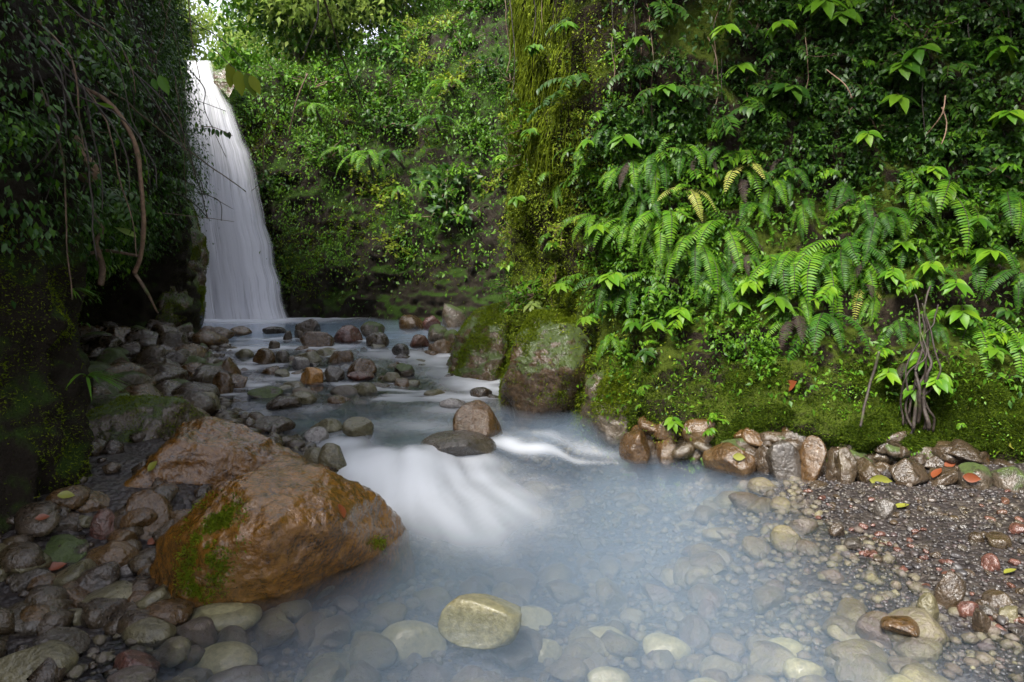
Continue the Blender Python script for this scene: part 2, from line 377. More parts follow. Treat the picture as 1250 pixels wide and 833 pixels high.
# right cliff, from behind the outcrop round to the right and past the camera
RB = [(2.5, 15.5), (1.2, 13.5), (.7, 11.5), (.25, 9.8), (.05, 8.6), (.35, 7.5), (.75, 6.7), (1.25, 6.15), (1.95, 5.8), (2.75, 5.45), (3.8, 5.1), (5.5, 4.5), (8, 2.5), (9.5, -2), (10, -8)]
RN = inland(RB, -1)
kk = np.array([.2, .2, .2, .15, .1, .2, .45, .7, .9, 1, 1, 1, 1, 1, 1])
prof = [(-.6, 0), (.0, 0), (.16, -.03), (.34, -.02), (.52, .08), (.72, .24), (1.0, .48), (1.6, .76), (2.4, 1.0), (3.5, 1.3), (5, 1.5), (7, 1.2), (9, 2.0), (10, 6)]
rows = []
for z, d in prof:
    rows.append([(b[0] + n[0] * d * k, b[1] + n[1] * d * k, z) for b, n, k in zip(RB, RN, kk)])
cliff('cliff_right', rows, 460, 320, CLIFF_R, (.24, .22, .06), 31)
LB = np.array([(-4, -8), (-3.3, -1), (-2.9, 1.5), (-2.75, 3.0), (-2.6, 3.7), (-2.75, 4.3), (-4.0, 5.0), (-5.4, 6.4), (-6.6, 8.2), (-7.2, 10), (-6.3, 11.2), (-5.5, 12), (-6.3, 13), (-8.2, 14.2), (-9.5, 17)])
LU = np.array([(-4, -8), (-3.3, -1), (-3.1, 1.5), (-2.95, 3.0), (-2.8, 3.9), (-3.1, 4.9), (-3.5, 6.0), (-3.8, 7.2), (-4.2, 8.4), (-4.65, 9.6), (-5.15, 10.7), (-5.7, 11.8), (-6.8, 13), (-8.4, 14.2), (-9.8, 17)])
rows = []
for z, f, d in [(-.6, 0, -.05), (.2, 0, 0), (1, .1, .1), (1.7, .35, .1), (2.3, .85, 0), (3.2, 1, .0), (5, 1, .25), (6.5, 1, 0), (8, 1, .2), (9, 1, 6)]:
    rows.append([(a[0] * (1 - f) + b[0] * f - d, a[1] * (1 - f) + b[1] * f, z) for a, b in zip(LB, LU)])
cliff('cliff_left', rows, 420, 220, CLIFF_L, (.2, .2, .06), 57)
BB = [(-14, 19), (-10, 17.5), (-8.2, 17), (-7, 16.9), (-5.9, 16.6), (-4.9, 16.1), (-3.5, 15.9), (-2, 15.3), (-.5, 14.9), (1.5, 14.6), (4, 14.2), (8, 14)]
BN = inland(BB, -1); PW = [1, 1, 1, 1, .9, .5, .1, 0, 0, 0, 0, 0]
PA = [(0, -.6), (.05, .5), (.1, 2), (.2, 4), (.35, 5.6), (.9, 6.2), (3, 6.4), (8, 6.8), (16, 7.6), (30, 9)]
PB = [(0, -.6), (.05, .5), (.25, 1.5), (.7, 3), (1.6, 4.8), (2.8, 6.6), (4.5, 8.6), (7, 11), (11, 14), (18, 17)]
rows = []
for (da, za), (db, zb) in zip(PA, PB):
    rows.append([(b[0] + n[0] * (da * p + db * (1 - p)), b[1] + n[1] * (da * p + db * (1 - p)), za * p + zb * (1 - p)) for b, n, p in zip(BB, BN, PW)])
cliff('cliff_back', rows, 360, 260, CLIFF_B, (.35, .3, .08), 77)
def hit(px, py, which=('cliff_right', 'cliff_left', 'cliff_back')):
    o = Vector((0, 0, CZ)); d = Vector(ray(px, py)).normalized(); best = None
    for c in which:
        r = CLIFF[c]['bvh'].ray_cast(o, d)
        if r[0] is not None and (best is None or r[3] < best[3]): best = r
    if best is None: return np.array(o + d * 8), np.array(-d)
    n = np.array(best[1]); 
    if n @ np.array(d) > 0: n = -n
    return np.array(best[0]), n
def sample(c, n, rg, ok=None):
    V, q = CLIFF[c]['V'], CLIFF[c]['q']; A, B, C_, D = (V[q[:, k]] for k in range(4))
    nn = np.cross(C_ - A, D - B); ar = np.linalg.norm(nn, axis=1); nn = nn / (ar[:, None] + 1e-9); ce = (A + C_) / 2
    px, py, f = proj(ce); x = ce[:, 2]
    m = (px > -110) & (px < 1370) & (py > -60) & (py < 950) & (f > .5) & ((nn * (np.array([0, 0, CZ]) - ce)).sum(1) > -.25 * f)
    wgt = ar * m
    if ok is not None: wgt = wgt * ok(ce, px, py, nn)
    i = rg.choice(len(q), n, p=wgt / wgt.sum()); u, v = rg.random((2, n, 1))
    return (A[i] * (1 - u) + B[i] * u) * (1 - v) + (D[i] * (1 - u) + C_[i] * u) * v, nn[i]

# ------------------------------------------------------------------ geometry builders
SEC_TINY = ([0, .45, 1], [0, .5, 0]); SEC_MED = ([0, .22, .55, 1], [0, .42, .48, 0]); SEC_BIG = ([0, .12, .3, .5, .72, .9, 1], [0, .28, .47, .5, .36, .13, 0])
def nrmz(a): return a / (np.linalg.norm(a, axis=-1, keepdims=True) + 1e-9)
def leaves(P, T, N, L, Wr, sec=SEC_MED, droop=.15, fold=.25):
    """n leaves: base P, tip direction T, upper side N, length L, width ratio Wr -> V, tris, quads"""
    P, T, N = (np.atleast_2d(a).astype(float) for a in (P, T, N)); n = len(P); L = np.broadcast_to(L, n); Wr = np.broadcast_to(Wr, n)
    T = nrmz(T); B = nrmz(np.cross(T, N)); N = np.cross(B, T)
    ts, hw = sec; k = len(ts); pts = []
    for i, (t, h) in enumerate(zip(ts, hw)):
        for s in ((0,) if i in (0, k - 1) else (-1, 0, 1)):
            up = -droop * t * t + abs(s) * h * Wr * fold
            pts.append(P + (L * t)[:, None] * T + (L * s * h * Wr)[:, None] * B + (L * up)[:, None] * N)
    m = len(pts); V = np.stack(pts, 1).reshape(-1, 3); tr, qd = [(0, 2, 1), (0, 3, 2)], []
    for i in range(k - 3):
        a = 1 + 3 * i; b = a + 3; qd += [(a, a + 1, b + 1, b), (a + 1, a + 2, b + 2, b + 1)]
    a = 1 + 3 * (k - 3); tr += [(a, a + 1, m - 1), (a + 1, a + 2, m - 1)]
    off = (np.arange(n) * m)[:, None, None]
    tr = (np.array(tr)[None] + off).reshape(-1, 3); qd = (np.array(qd)[None] + off).reshape(-1, 4) if qd else np.zeros((0, 4), int)
    return V, tr, qd, m
def tube(P, R, sides=6):
    P = np.asarray(P, float); R = np.broadcast_to(R, len(P)); T = nrmz(np.gradient(P, axis=0)); up = np.array([.13, .2, .97])
    A = nrmz(np.cross(T, up) + 1e-6); B = np.cross(T, A); th = np.arange(sides) * 2 * math.pi / sides
    V = P[:, None] + R[:, None, None] * (A[:, None] * np.cos(th)[None, :, None] + B[:, None] * np.sin(th)[None, :, None]); V = V.reshape(-1, 3)
    i = np.arange(len(P) * sides).reshape(len(P), sides); j = np.roll(i, -1, 1)
    q = np.stack([i[:-1], j[:-1], j[1:], i[1:]], -1).reshape(-1, 4)
    n = len(V); V = np.concatenate([V, [P[0], P[-1]]])
    t = np.concatenate([np.stack([j[0], i[0], np.full(sides, n)], -1), np.stack([i[-1], j[-1], np.full(sides, n + 1)], -1)])
    return V, t, q
class MB:
    def __init__(s): s.V, s.T, s.Q, s.R, s.tm, s.qm, s.n = [], [], [], [], [], [], 0
    def add(s, V, t, q, rnd=None, mi=0):
        s.V.append(V); s.T.append(t + s.n); s.Q.append(q + s.n); s.n += len(V)
        s.R.append(np.zeros(len(V)) if rnd is None else np.broadcast_to(rnd, len(V))); s.tm.append(np.full(len(t), mi)); s.qm.append(np.full(len(q), mi))
    def lv(s, *a, rg=RNG, mi=0, **k):
        V, t, q, m = leaves(*a, **k); s.add(V, t, q, np.repeat(rg.random(len(V) // m), m), mi)
    def mesh(s, name, mats, smooth=True):
        return mkmesh(name, np.concatenate(s.V), np.concatenate(s.T), np.concatenate(s.Q), mats, np.concatenate(s.R), smooth, np.concatenate(s.tm), np.concatenate(s.qm))
def rdir(rg, n): return nrmz(rg.normal(size=(n, 3)))
def smoothpath(pts, n=24, jit=0., seed=0):
    P = crom(np.array(pts, float), np.linspace(0, len(pts) - 1, n))
    if jit: P = P + jit * np.stack([fbm(P + 9.1 * k, 2.2, 3, seed + k) for k in range(3)], -1)
    return P

# --- rocks
_ico = {}
def ico(sub):
    if sub not in _ico:
        b = bmesh.new(); bmesh.ops.create_icosphere(b, subdivisions=sub, radius=1); b.verts.ensure_lookup_table()
        _ico[sub] = (np.array([v.co[:] for v in b.verts]), np.array([[v.index for v in f.verts] for f in b.faces])); b.free()
    return _ico[sub]
def rock_shape(seed, sub=4, fac=9, amp=.16):
    rg = np.random.default_rng(seed); V, F = ico(sub); V = V.copy()
    for _ in range(fac):
        n = rdir(rg, 1)[0]; d = rg.uniform(.5, .88); x = V @ n; V -= np.clip(x - d, 0, None)[:, None] * n * rg.uniform(.75, 1)
    V *= 1 + amp * fbm(V + seed * 3.1, 1.1, 2, seed)[:, None] + (amp * .28 * fbm(V + seed, 5, 3, seed + 1)[:, None] if sub > 2 else 0)
    V[:, 2] = np.where(V[:, 2] < -.3, -.3 + (V[:, 2] + .3) * .5, V[:, 2])
    V /= np.abs(V).max(0)
    return V, F
def rock(name, seed, dims, loc, rz, mat, fac=9, sub=4, amp=.16, tilt=0):
    V, F = rock_shape(seed, sub, fac, amp); V = V * np.array(dims)
    o = link(name, mkmesh(name, V, tris=F, mats=[mat])); o.location = loc; o.rotation_euler = (tilt, tilt * .6, rz); return o
def prock(x0, x1, y0, y1, mat, label, cat='rock', name='river_rock', fac=7, bed=False, sink=0., group=None, amp=.16, z=None, deep=.95):
    """a rock given by its box in the photo; its foot sits on the water or bank below the box's lower edge"""
    cx = (x0 + x1) / 2; g = GW(cx, y1, True) if z is None else G(cx, y1, z)
    D = g[1]; wdt = (x1 - x0) * D / FPX; al = math.atan2(CZ - g[2], D); dd = wdt * deep * .5
    Hh = ((y1 - y0) * D / FPX / math.cos(al) - 2 * dd * math.sin(al) * .8) / math.cos(al); Hh = max(Hh, .26 * wdt)
    seed = int(x0 * 7 + y0 * 13)
    c = Hh * .8
    o = rock(name, seed, (wdt / 2 * 1.04, dd, c), (g[0] * (1 + dd * .7 / D), g[1] + dd * .7, g[2] + Hh - c - sink), random.uniform(-.25, .25), mat, fac, 4 if x1 - x0 < 60 else 5, amp)
    return tag(o, label, cat, group)
def patch2(P): return sst(-.08, .28, fbm(P, 2.6, 4, 88))
def hull(name, pts, mat, label, cat='boulder', cuts=4, sm=6, amp=.05, seed=3, fine=.012, mossy=None, mn=15000, mh=.014):
    b = bmesh.new(); vs = [b.verts.new(p) for p in pts]; r = bmesh.ops.convex_hull(b, input=vs)
    bmesh.ops.delete(b, geom=[v for v in b.verts if not v.link_faces], context='VERTS')
    for k in range(cuts + 1): bmesh.ops.subdivide_edges(b, edges=b.edges[:], cuts=1, use_grid_fill=True); bmesh.ops.triangulate(b, faces=b.faces[:]) if k == 0 else None
    for _ in range(sm): bmesh.ops.smooth_vert(b, verts=b.verts[:], factor=.5, use_axis_x=True, use_axis_y=True, use_axis_z=True)
    bmesh.ops.triangulate(b, faces=b.faces[:]); b.normal_update(); b.verts.ensure_lookup_table()
    V = np.array([v.co[:] for v in b.verts]); N = np.array([v.normal[:] for v in b.verts]); F = np.array([[v.index for v in f.verts] for f in b.faces]); b.free()
    V += N * (amp * fbm(V, 2.3, 3, seed) + amp * .5 * fbm(V, 5, 3, seed + 2, True) + fine * fbm(V, 26, 3, seed + 4))[:, None]
    c = V.mean(0); o = link(name, mkmesh(name, V - c, tris=F, mats=[mat])); o.location = c
    if mossy is not None:
        rg = np.random.default_rng(seed + 5); A, B, C_ = (V[F[:, k]] for k in range(3)); nn = np.cross(B - A, C_ - A); ar = np.linalg.norm(nn, axis=1); nn /= ar[:, None] + 1e-12; ce = (A + B + C_) / 3
        px, py, f = proj(ce); w_ = ar * mossy(ce, px, py, nn) * ((nn * (np.array([0, 0, CZ]) - ce)).sum(1) > -.3); i = rg.choice(len(F), mn, p=w_ / w_.sum()); uu = rg.random((2, mn, 1)); uu = np.where(uu.sum(0) > 1, 1 - uu, uu)
        P = A[i] + (B[i] - A[i]) * uu[0] + (C_[i] - A[i]) * uu[1]; n_ = nn[i]; D = nrmz(rdir(rg, mn) * .8 + n_ * .7 + [0, 0, -.3]); Bq = nrmz(np.cross(D, rdir(rg, mn))); hh = mh * rg.uniform(.5, 1.6, (mn, 1))
        W_ = np.stack([P - Bq * hh * .22, P + Bq * hh * .22, P + D * hh], 1).reshape(-1, 3) - c
        child('moss_cover', mkmesh('moss_cover', W_, tris=np.arange(3 * mn).reshape(mn, 3), mats=[MOSS], rnd=np.repeat(rg.random(mn), 3)), o)
    return tag(o, label, cat)

# ------------------------------------------------------------------ waterfall
def waterfall():
    k = M('falling_water'); uv = k.a('Attribute', attribute_name='flow').outputs['Vector']
    dn = k.a('Attribute', attribute_name='dens').outputs['Fac']
    mp = k.a('Mapping', {'Vector': uv, 'Scale': (22, 1.1, 1)}).outputs[0]; n1 = k.noise(1., 5, .6, mp)
    mp2 = k.a('Mapping', {'Vector': uv, 'Scale': (70, 1.6, 1)}).outputs[0]; n2 = k.noise(1., 3, .6, mp2)
    n = k.math('ADD', k.math('MULTIPLY', n1, .7), k.math('MULTIPLY', n2, .3))
    al = k.math('MULTIPLY', k.ramp(n, [(.33, (.12,) * 3), (.6, (1, 1, 1))]), dn, clamp=True)
    al = k.math('ADD', al, k.math('MULTIPLY', k.math('SUBTRACT', dn, .75), 1.), clamp=True)
    d = k.a('BsdfDiffuse', {'Color': (.93, .93, .97, 1), 'Normal': k.bump(n, .4, .05)}); t = k.a('BsdfTranslucent', {'Color': (.78, .8, .9, 1)})
    m1 = k.a('MixShader', {0: .35, 1: d.outputs[0], 2: t.outputs[0]}); tr = k.a('BsdfTransparent')
    mat = k.done(k.a('MixShader', {0: al, 1: tr.outputs[0], 2: m1.outputs[0]}).outputs[0])
    nu, nv = 90, 140; mb = []
    for lay in range(3):
        u, v = np.meshgrid(np.linspace(0, 1, nu), np.linspace(0, 1, nv)); v3 = v ** 1.0
        pyt, pyb = 74 + lay * 2, 391
        pyv = pyt + (pyb - pyt) * v
        L = np.interp(pyv, [74, 120, 230, 300, 391], [224, 222, 220, 224, 236]); R = np.interp(pyv, [74, 95, 130, 190, 290, 391], [268, 276, 300, 326, 354, 376])
        if lay == 1: R = R - 10; L = L + 3
        if lay == 2: R = R + 3 + 6 * v
        R = R + 4 * fbm(np.stack([u * 0, v * 14, u * 0 + lay], -1), 1, 3, 70 + lay) * sst(.1, .4, v)
        pxv = L + (R - L) * u
        Y = 16.7 - 1.05 * v ** .7 - .25 * np.sin(math.pi * u) * sst(0, .3, v) + .10 * lay + .05 * fbm(np.stack([u * 9, v * 2, u * 0 + lay], -1), 1, 3, 40 + lay)
        a, b = (pxv - 625) / FPX, (416.5 - pyv) / FPX; c, s = math.cos(PITCH), math.sin(PITCH)
        dx, dy, dz = a, c + b * s, -s + b * c; tt = Y / dy
        X, Z = dx * tt, CZ + dz * tt
        edge = sst(0, .1, u) * sst(0, [.38, .25, .5][lay], 1 - u)
        dens = [1.0, .95, .6][lay] * edge * (.75 + .35 * sst(.1, .7, v)) * sst(-.02, .03, v + .02)
        mb.append((np.stack([X, Y, Z], -1).reshape(-1, 3), np.stack([u + lay * .37, v * 2.2 + lay, u * 0], -1).reshape(-1, 3), dens.ravel()))
    i = np.arange(nu * nv).reshape(nv, nu); q = np.stack([i[:-1, :-1], i[1:, :-1], i[1:, 1:], i[:-1, 1:]], -1).reshape(-1, 4)
    V = np.concatenate([m[0] for m in mb]); Q = np.concatenate([q + k_ * nu * nv for k_ in range(3)])
    me = mkmesh('waterfall', V, quads=Q, mats=[mat]); addvec(me, 'flow', np.concatenate([m[1] for m in mb])); addattr(me, 'dens', np.concatenate([m[2] for m in mb]))
    tag(link('waterfall', me), kind='structure')
waterfall()

# ------------------------------------------------------------------ named rocks
hull('boulder', [G(178, 728, -.02), G(255, 738, -.02), G(340, 714, -.02), G(430, 690, -.02), G(496, 648, -.02), G(178, 728, -.02) + [-.03, -.08, -.3], G(340, 714, -.02) + [0, -.1, -.3], G(496, 648, -.02) + [.05, -.06, -.3], (-.75, 4.55, -.2), (-1.1, 5.0, -.2), (-1.9, 4.6, -.2), (-2.05, 3.8, -.2),
      G(348, 556, .54), G(400, 572, .50), G(458, 604, .30), G(250, 604, .46), G(196, 655, .28), G(290, 590, .52), G(262, 668, .33), G(400, 640, .33), G(330, 640, .42)],
     R_HERO, 'large wet orange brown boulder with rough silver sheen at the pool edge', seed=12, amp=.04, sm=8, fine=.012, mossy=lambda P, px, py, N: np.exp(-((px - 262 + (py - 640) * .25) / 20) ** 2) * sst(595, 630, py) * sst(745, 690, py) * sst(-.25, .2, fbm(P, 9, 3, 4)) + .6 * np.exp(-((px - 235) / 9) ** 2 - ((py - 720) / 6) ** 2) + .25 * np.exp(-((px - 462) / 8) ** 2 - ((py - 662) / 6) ** 2), mn=5200, mh=.014)
hull('boulder', [G(265, 508, .58), G(215, 535, .56), G(330, 540, .42), G(425, 582, .16), G(135, 612, .22), (-2.75, 4.4, 0), (-1.2, 4.5, -.2), (-.9, 4.95, -.15), (-1.55, 5.7, -.15), (-2.7, 5.6, 0), (-2.4, 4.9, .5)],
     R_HERO, 'ridged brown boulder rising behind the large wet orange one', seed=21, amp=.06, sm=6, fine=.018)
hull('boulder', [G(55, 560, .2), G(45, 605, .05), G(130, 600, .05), G(225, 530, .3), G(240, 510, .45), G(215, 488, .62), G(150, 482, .62), G(80, 520, .5), (-3.2, 5.6, 0), (-2.3, 6.2, 0), (-3.9, 6.2, 0), (-3.9, 5, 0)],
     R_MOSSY, 'flat topped dark boulder with moss on its left end beside the cave', seed=33, amp=.05, mossy=lambda P, px, py, N: sst(190, 110, px) * patch2(P) + .06, mn=26000)
# mossy rocks at the foot of the right cliff
def cone(px0, px1, py0, py1, Y, dz, lean=0):
    a = at(px0, py1, Y); b = at(px1, py1, Y); t = at((px0 + px1) / 2 + lean, py0, Y + dz); return a, b, t
hull('mossy_boulder', [G(610, 505, .05), G(640, 525, -.02), G(700, 516, -.02), G(708, 490, .1), G(640, 528, -.3), G(702, 518, -.3), G(608, 508, -.3), at(628, 420, 6.9), at(650, 385, 7.1), at(690, 400, 6.9), at(700, 450, 6.5), at(615, 460, 6.8), (.3, 8, 0), (1.1, 7.3, 0), (1., 7.4, 1.1), (.4, 8, 1.2)],
     R_MOSS, 'tall mossy boulder leaning on the cliff above the small side trickle', seed=41, amp=.06, mossy=lambda P, px, py, N: (.02 + patch2(P)) * sst(500, 450, py), mn=30000, mh=.022)
hull('mossy_boulder', [G(545, 448, .3), G(548, 460, .25), G(600, 470, .2), G(622, 462, .2), G(545, 460, -.2), G(620, 472, -.2), at(560, 408, 8.9), at(585, 375, 9.2), at(612, 372, 9.0), at(622, 420, 8.4), (.3, 9.6, 0), (.6, 9.9, 1.1), (-.5, 9.9, 0)],
     R_MOSS, 'steep mossy rock at the upstream end of the right bank', seed=43, amp=.09, mossy=lambda P, px, py, N: (.03 + patch2(P)) * sst(475, 440, py), mn=30000, mh=.022)
hull('boulder', [G(712, 528, 0), G(745, 545, -.02), G(790, 545, -.02), G(712, 530, -.3), G(790, 548, -.3), at(715, 470, 6.4), at(730, 455, 6.5), at(790, 462, 6.2), at(797, 500, 6.1), (1.4, 7.2, 0), (.8, 7, .6), (1.6, 6.8, .9)],
     R_MOSSY, 'dark rounded boulder with mossy crown right of the tall mossy boulder', seed=47, amp=.07, mossy=lambda P, px, py, N: (.03 + patch2(P)) * sst(520, 470, py), mn=30000, mh=.022)
hull('mossy_boulder', [at(228, 402, 12), at(205, 405, 11.4), at(252, 350, 12.3), at(250, 300, 12.5), at(235, 240, 12.6), at(205, 300, 12), at(190, 400, 11.3), (-6.9, 12.6, 0), (-6.2, 13.4, .3), (-6.6, 13.3, 2.8), at(248, 385, 12.3)],
     R_MOSS, 'smooth black rock with bright moss against the foot of the waterfall', seed=51, amp=.1, mossy=lambda P, px, py, N: (.03 + patch2(P)) * sst(400, 360, py), mn=30000, mh=.022)
hull('boulder', [at(262, 88, 16.3), at(280, 84, 16.3), at(288, 104, 16.1), at(280, 122, 16.0), at(262, 102, 16.2), at(270, 88, 17), at(284, 90, 17)], R_MOSS, 'dark grey rock splitting the lip of the waterfall', seed=53, amp=.06)
ROCKS = [
 (245, 288, 397, 414, R_BROWN, 'long low dark rock at the left end of the blue plunge pool'), (281, 307, 397, 409, R_BROWN, 'low brown rock just behind the long dark one in the plunge pool'),
 (320, 349, 398, 407, R_GREY, 'flat slab in the middle of the blue plunge pool'), (361, 390, 388, 407, R_DARK, 'round black rock standing highest in front of the waterfall pool'),
 (366, 407, 402, 424, R_BROWN, 'squat brown rock just in front of the round black one'), (345, 357, 403, 415, R_DARK, 'small dark stone left of the squat brown rock'),
 (359, 371, 402, 413, R_DARK, 'small black stone tucked against the round black rock'), (327, 342, 415, 426, R_DARK, 'small dark stone above the first white riffle line'),
 (308, 337, 423, 443, R_BROWN, 'ochre topped brown rock near the middle of the riffle'), (337, 354, 426, 442, R_GREY, 'purplish rock right of the ochre topped one'),
 (365, 396, 446, 467, R_ORANGE, 'bright orange rock in mid stream'), (335, 357, 450, 461, R_OLIVE, 'small olive stone left of the bright orange rock'),
 (357, 393, 427, 443, R_OLIVE, 'flat olive rock upstream of the bright orange rock'), (357, 379, 434, 449, R_PALE, 'pale lavender rock under the flat olive one'),
 (397, 434, 424, 442, R_BROWN, 'broad brown rock in the centre of the riffle'), (395, 420, 444, 465, R_GREY, 'round grey rock right of the bright orange rock'),
 (421, 460, 434, 457, R_BROWN, 'humped brown rock right of the round grey one'), (424, 458, 451, 464, R_RED, 'low maroon rock in front of the humped brown one'),
 (408, 446, 395, 417, R_RED, 'reddish brown rock on the right rim of the plunge pool'), (440, 470, 391, 410, R_MOSSY, 'olive mossy rock beside the reddish rim rock'),
 (447, 475, 404, 423, R_DARK, 'dark rock below the olive mossy rim rock'), (487, 519, 383, 401, R_BROWN, 'wide brown rock at the back right of the plunge pool'),
 (516, 538, 384, 401, R_RED, 'russet rock between the wide brown rock and the big round one'), (534, 571, 369, 399, R_MOSSY, 'big round dark green rock where the plunge pool meets the cliff'),
 (518, 550, 394, 416, R_MOSSY, 'mossy green rock in front of the big round dark one'), (540, 565, 401, 422, R_MOSS, 'very dark green rock touching the right bank'),
 (525, 552, 413, 431, R_BROWN, 'brown wedge rock near the steep mossy bank rock'), (500, 524, 407, 423, R_RED, 'reddish rock in the right part of the riffle'),
 (478, 500, 418, 435, R_GREY, 'greyish rock left of the reddish riffle rock'), (481, 506, 442, 459, R_MOSSY, 'greenish dark rock lapped by foam in the right riffle'),
 (468, 491, 452, 465, R_OLIVE, 'small olive rock left of the greenish foam lapped one'), (352, 389, 474, 492, R_OLIVE, 'domed olive rock downstream of the bright orange rock'),
 (325, 368, 480, 499, R_DARK, 'long charcoal rock left of the domed olive one'), (303, 346, 470, 485, R_MOSSY, 'flat dark green rock near the left bank of the riffle'),
 (400, 423, 481, 492, R_BROWN, 'small reddish brown stone in the calm shallow'), (306, 360, 505, 527, R_DARK, 'long dark rock breaking the water above the ridged boulder'),
 (378, 419, 507, 527, R_OLIVE, 'low green olive rock in the shallow above the cascade'), (370, 402, 519, 538, R_PALE, 'pale cream stone in the shallow above the cascade'),
 (419, 458, 507, 533, R_OLIVE, 'round green and brown rock standing above the cascade'), (389, 425, 537, 576, R_OLIVE, 'pale streaked rock at the left edge of the cascade'),
 (552, 618, 484, 533, R_BROWN, 'wet brown rock with mossy right side above the pool'), (510, 608, 530, 560, R_GREY, 'broad smooth grey rock under the film of the cascade'),
 (536, 572, 482, 497, R_PALE, 'pale sunken rock left of the tall mossy boulder'),
 (194, 230, 402, 437, R_DARK, 'angular black block at the mouth of the cave'), (222, 240, 404, 416, R_DARK, 'small black stone on the left rim of the plunge pool'),
 (226, 258, 424, 440, R_GREY, 'grey brown rock on the left bank below the black block'), (236, 255, 418, 430, R_MOSSY, 'small mossy ochre rock on the left bank'),
 (245, 270, 435, 447, R_OLIVE, 'flat yellowish rock on top of the left bank pile'), (243, 275, 440, 465, R_MOSSY, 'blackish rock in the left bank pile'),
 (263, 294, 434, 462, R_BROWN, 'brown block at the waterside of the left bank pile'), (280, 305, 455, 474, R_BROWN, 'dark rounded stone at the foot of the brown block'),
 (255, 285, 452, 481, R_BROWN, 'pointed olive brown rock in the left bank pile'), (236, 272, 474, 504, R_OLIVE, 'knobbly tan rock above the ridged boulder'),
 (232, 259, 493, 508, R_RED, 'red brown stone wedged under the knobbly tan rock'), (219, 241, 476, 490, R_BROWN, 'small brown stone left of the knobbly tan rock'),
 (225, 249, 452, 469, R_BROWN, 'brown stone above the small one in the left bank pile'), (138, 230, 446, 470, R_DARK, 'long flat dark slab lying in the cave mouth'),
 (160, 224, 462, 488, R_MOSSY, 'low mossy rock behind the flat topped dark boulder'), (110, 158, 420, 465, R_MOSS, 'dark mossy boulder at the back of the cave'),
 (136, 212, 592, 660, R_BROWN, 'slanted grey brown slab against the large orange boulder'), (90, 141, 593, 627, R_BROWN, 'rounded dark brown stone near the green fallen leaf'),
 (110, 145, 618, 658, R_RED, 'round rusty brown stone left of the slanted slab'), (108, 170, 654, 698, R_BROWN, 'plump brown stone with a cracked face on the left shore'),
 (98, 178, 703, 748, R_OLIVE, 'wet tan and grey stone touching the pool on the left shore'), (54, 116, 706, 743, R_BROWN, 'smooth dark brown stone left of the wet tan one'),
 (76, 118, 681, 706, R_GREY, 'grey brown stone beside the orange fallen leaf'), (12, 64, 689, 723, R_GREY, 'dull grey stone under the mossy wall'),
 (-6, 80, 728, 773, R_GREY, 'broad wrinkled stone at the left edge of the picture'), (42, 109, 762, 803, R_GREY, 'grey stone half in the water below the broad wrinkled one'),
 (145, 173, 686, 702, R_PALE, 'small pale lavender stone in the wet hollow'), (26, 113, 646, 690, R_MOSSY, 'black stone with thin moss under the left wall'),
 (60, 100, 600, 622, R_DARK, 'dark stone at the foot of the left wall'), (60, 104, 622, 650, R_DARK, 'dark stone hidden above the black mossy one'),
 (1074, 1130, 750, 776, R_BROWN, 'low brown stone at the waterline of the gravel bank'),
 (1117, 1144, 724, 758, R_OLIVE, 'pale green brown stone right of the low brown waterline stone'), (1140, 1176, 696, 741, R_DARK, 'upright black stone with brown edge on the gravel'),
 (1068, 1094, 607, 633, R_GREY, 'round speckled grey stone on the gravel near the cliff'), (1011, 1030, 637, 654, R_DARK, 'small dark green stone on the gravel near the waterline'),
 (1030, 1052, 655, 670, R_GREY, 'flat grey stone below the small dark green one'), (1182, 1200, 648, 664, R_DARK, 'dark pebble left of the long charcoal stone'), (1200, 1232, 648, 668, R_DARK, 'long charcoal stone on the right of the gravel'),
 (1198, 1222, 674, 697, R_RED, 'pinkish red stone on the gravel'), (1187, 1207, 744, 772, R_DARK, 'dark upright stone in the bottom right pile'), (1197, 1232, 718, 742, R_DARK, 'broad slate stone in the bottom right pile'),
 (1169, 1197, 732, 755, R_RED, 'rounded maroon stone in the bottom right pile'), (1219, 1242, 738, 760, R_OLIVE, 'tan stone at the right of the bottom right pile'), (1196, 1220, 738, 756, R_GREY, 'grey green stone in the middle of the bottom right pile'),
 (1232, 1262, 636, 654, R_RED, 'reddish slab at the right edge of the gravel'), (985, 1010, 585, 596, R_DARK, 'low dark stone where the gravel meets the ledge')]
for r in ROCKS: prock(*r)
EDGE = [(756, 800, 520, 562, R_BROWN, 'tawny block under the ledge beside the dark boulder'), (796, 836, 522, 560, R_BROWN, 'second tawny block along the foot of the ledge'), (834, 862, 528, 560, R_DARK, 'dark narrow stone under the ledge'),
 (858, 922, 532, 576, R_BROWN, 'slanted wet brown stone with a yellow leaf on it'), (920, 942, 540, 576, R_DARK, 'thin dark stone in the edge row'), (936, 976, 534, 584, R_GREY, 'upright pale lavender stone with a flat face'), (975, 1008, 530, 586, R_BROWN, 'brown column stone right of the pale flat faced one'),
 (1004, 1024, 545, 588, R_DARK, 'dark column stone in the edge row'), (1018, 1043, 545, 591, R_DARK, 'dark grey upright stone in the edge row'), (1038, 1078, 556, 590, R_DARK, 'dark split stone near the gravel'), (1083, 1134, 552, 592, R_DARK, 'wide dark rounded stone at the back of the gravel'),
 (1130, 1170, 565, 594, R_DARK, 'dark stone behind the red fallen leaves'), (1168, 1215, 560, 598, R_MOSSY, 'dark stone with thin moss above the gravel'), (1212, 1262, 562, 600, R_MOSSY, 'mossy dark stone at the right end of the edge row')]
for r in EDGE: prock(*r, name='bank_stone', fac=18, amp=.12, deep=1.1)
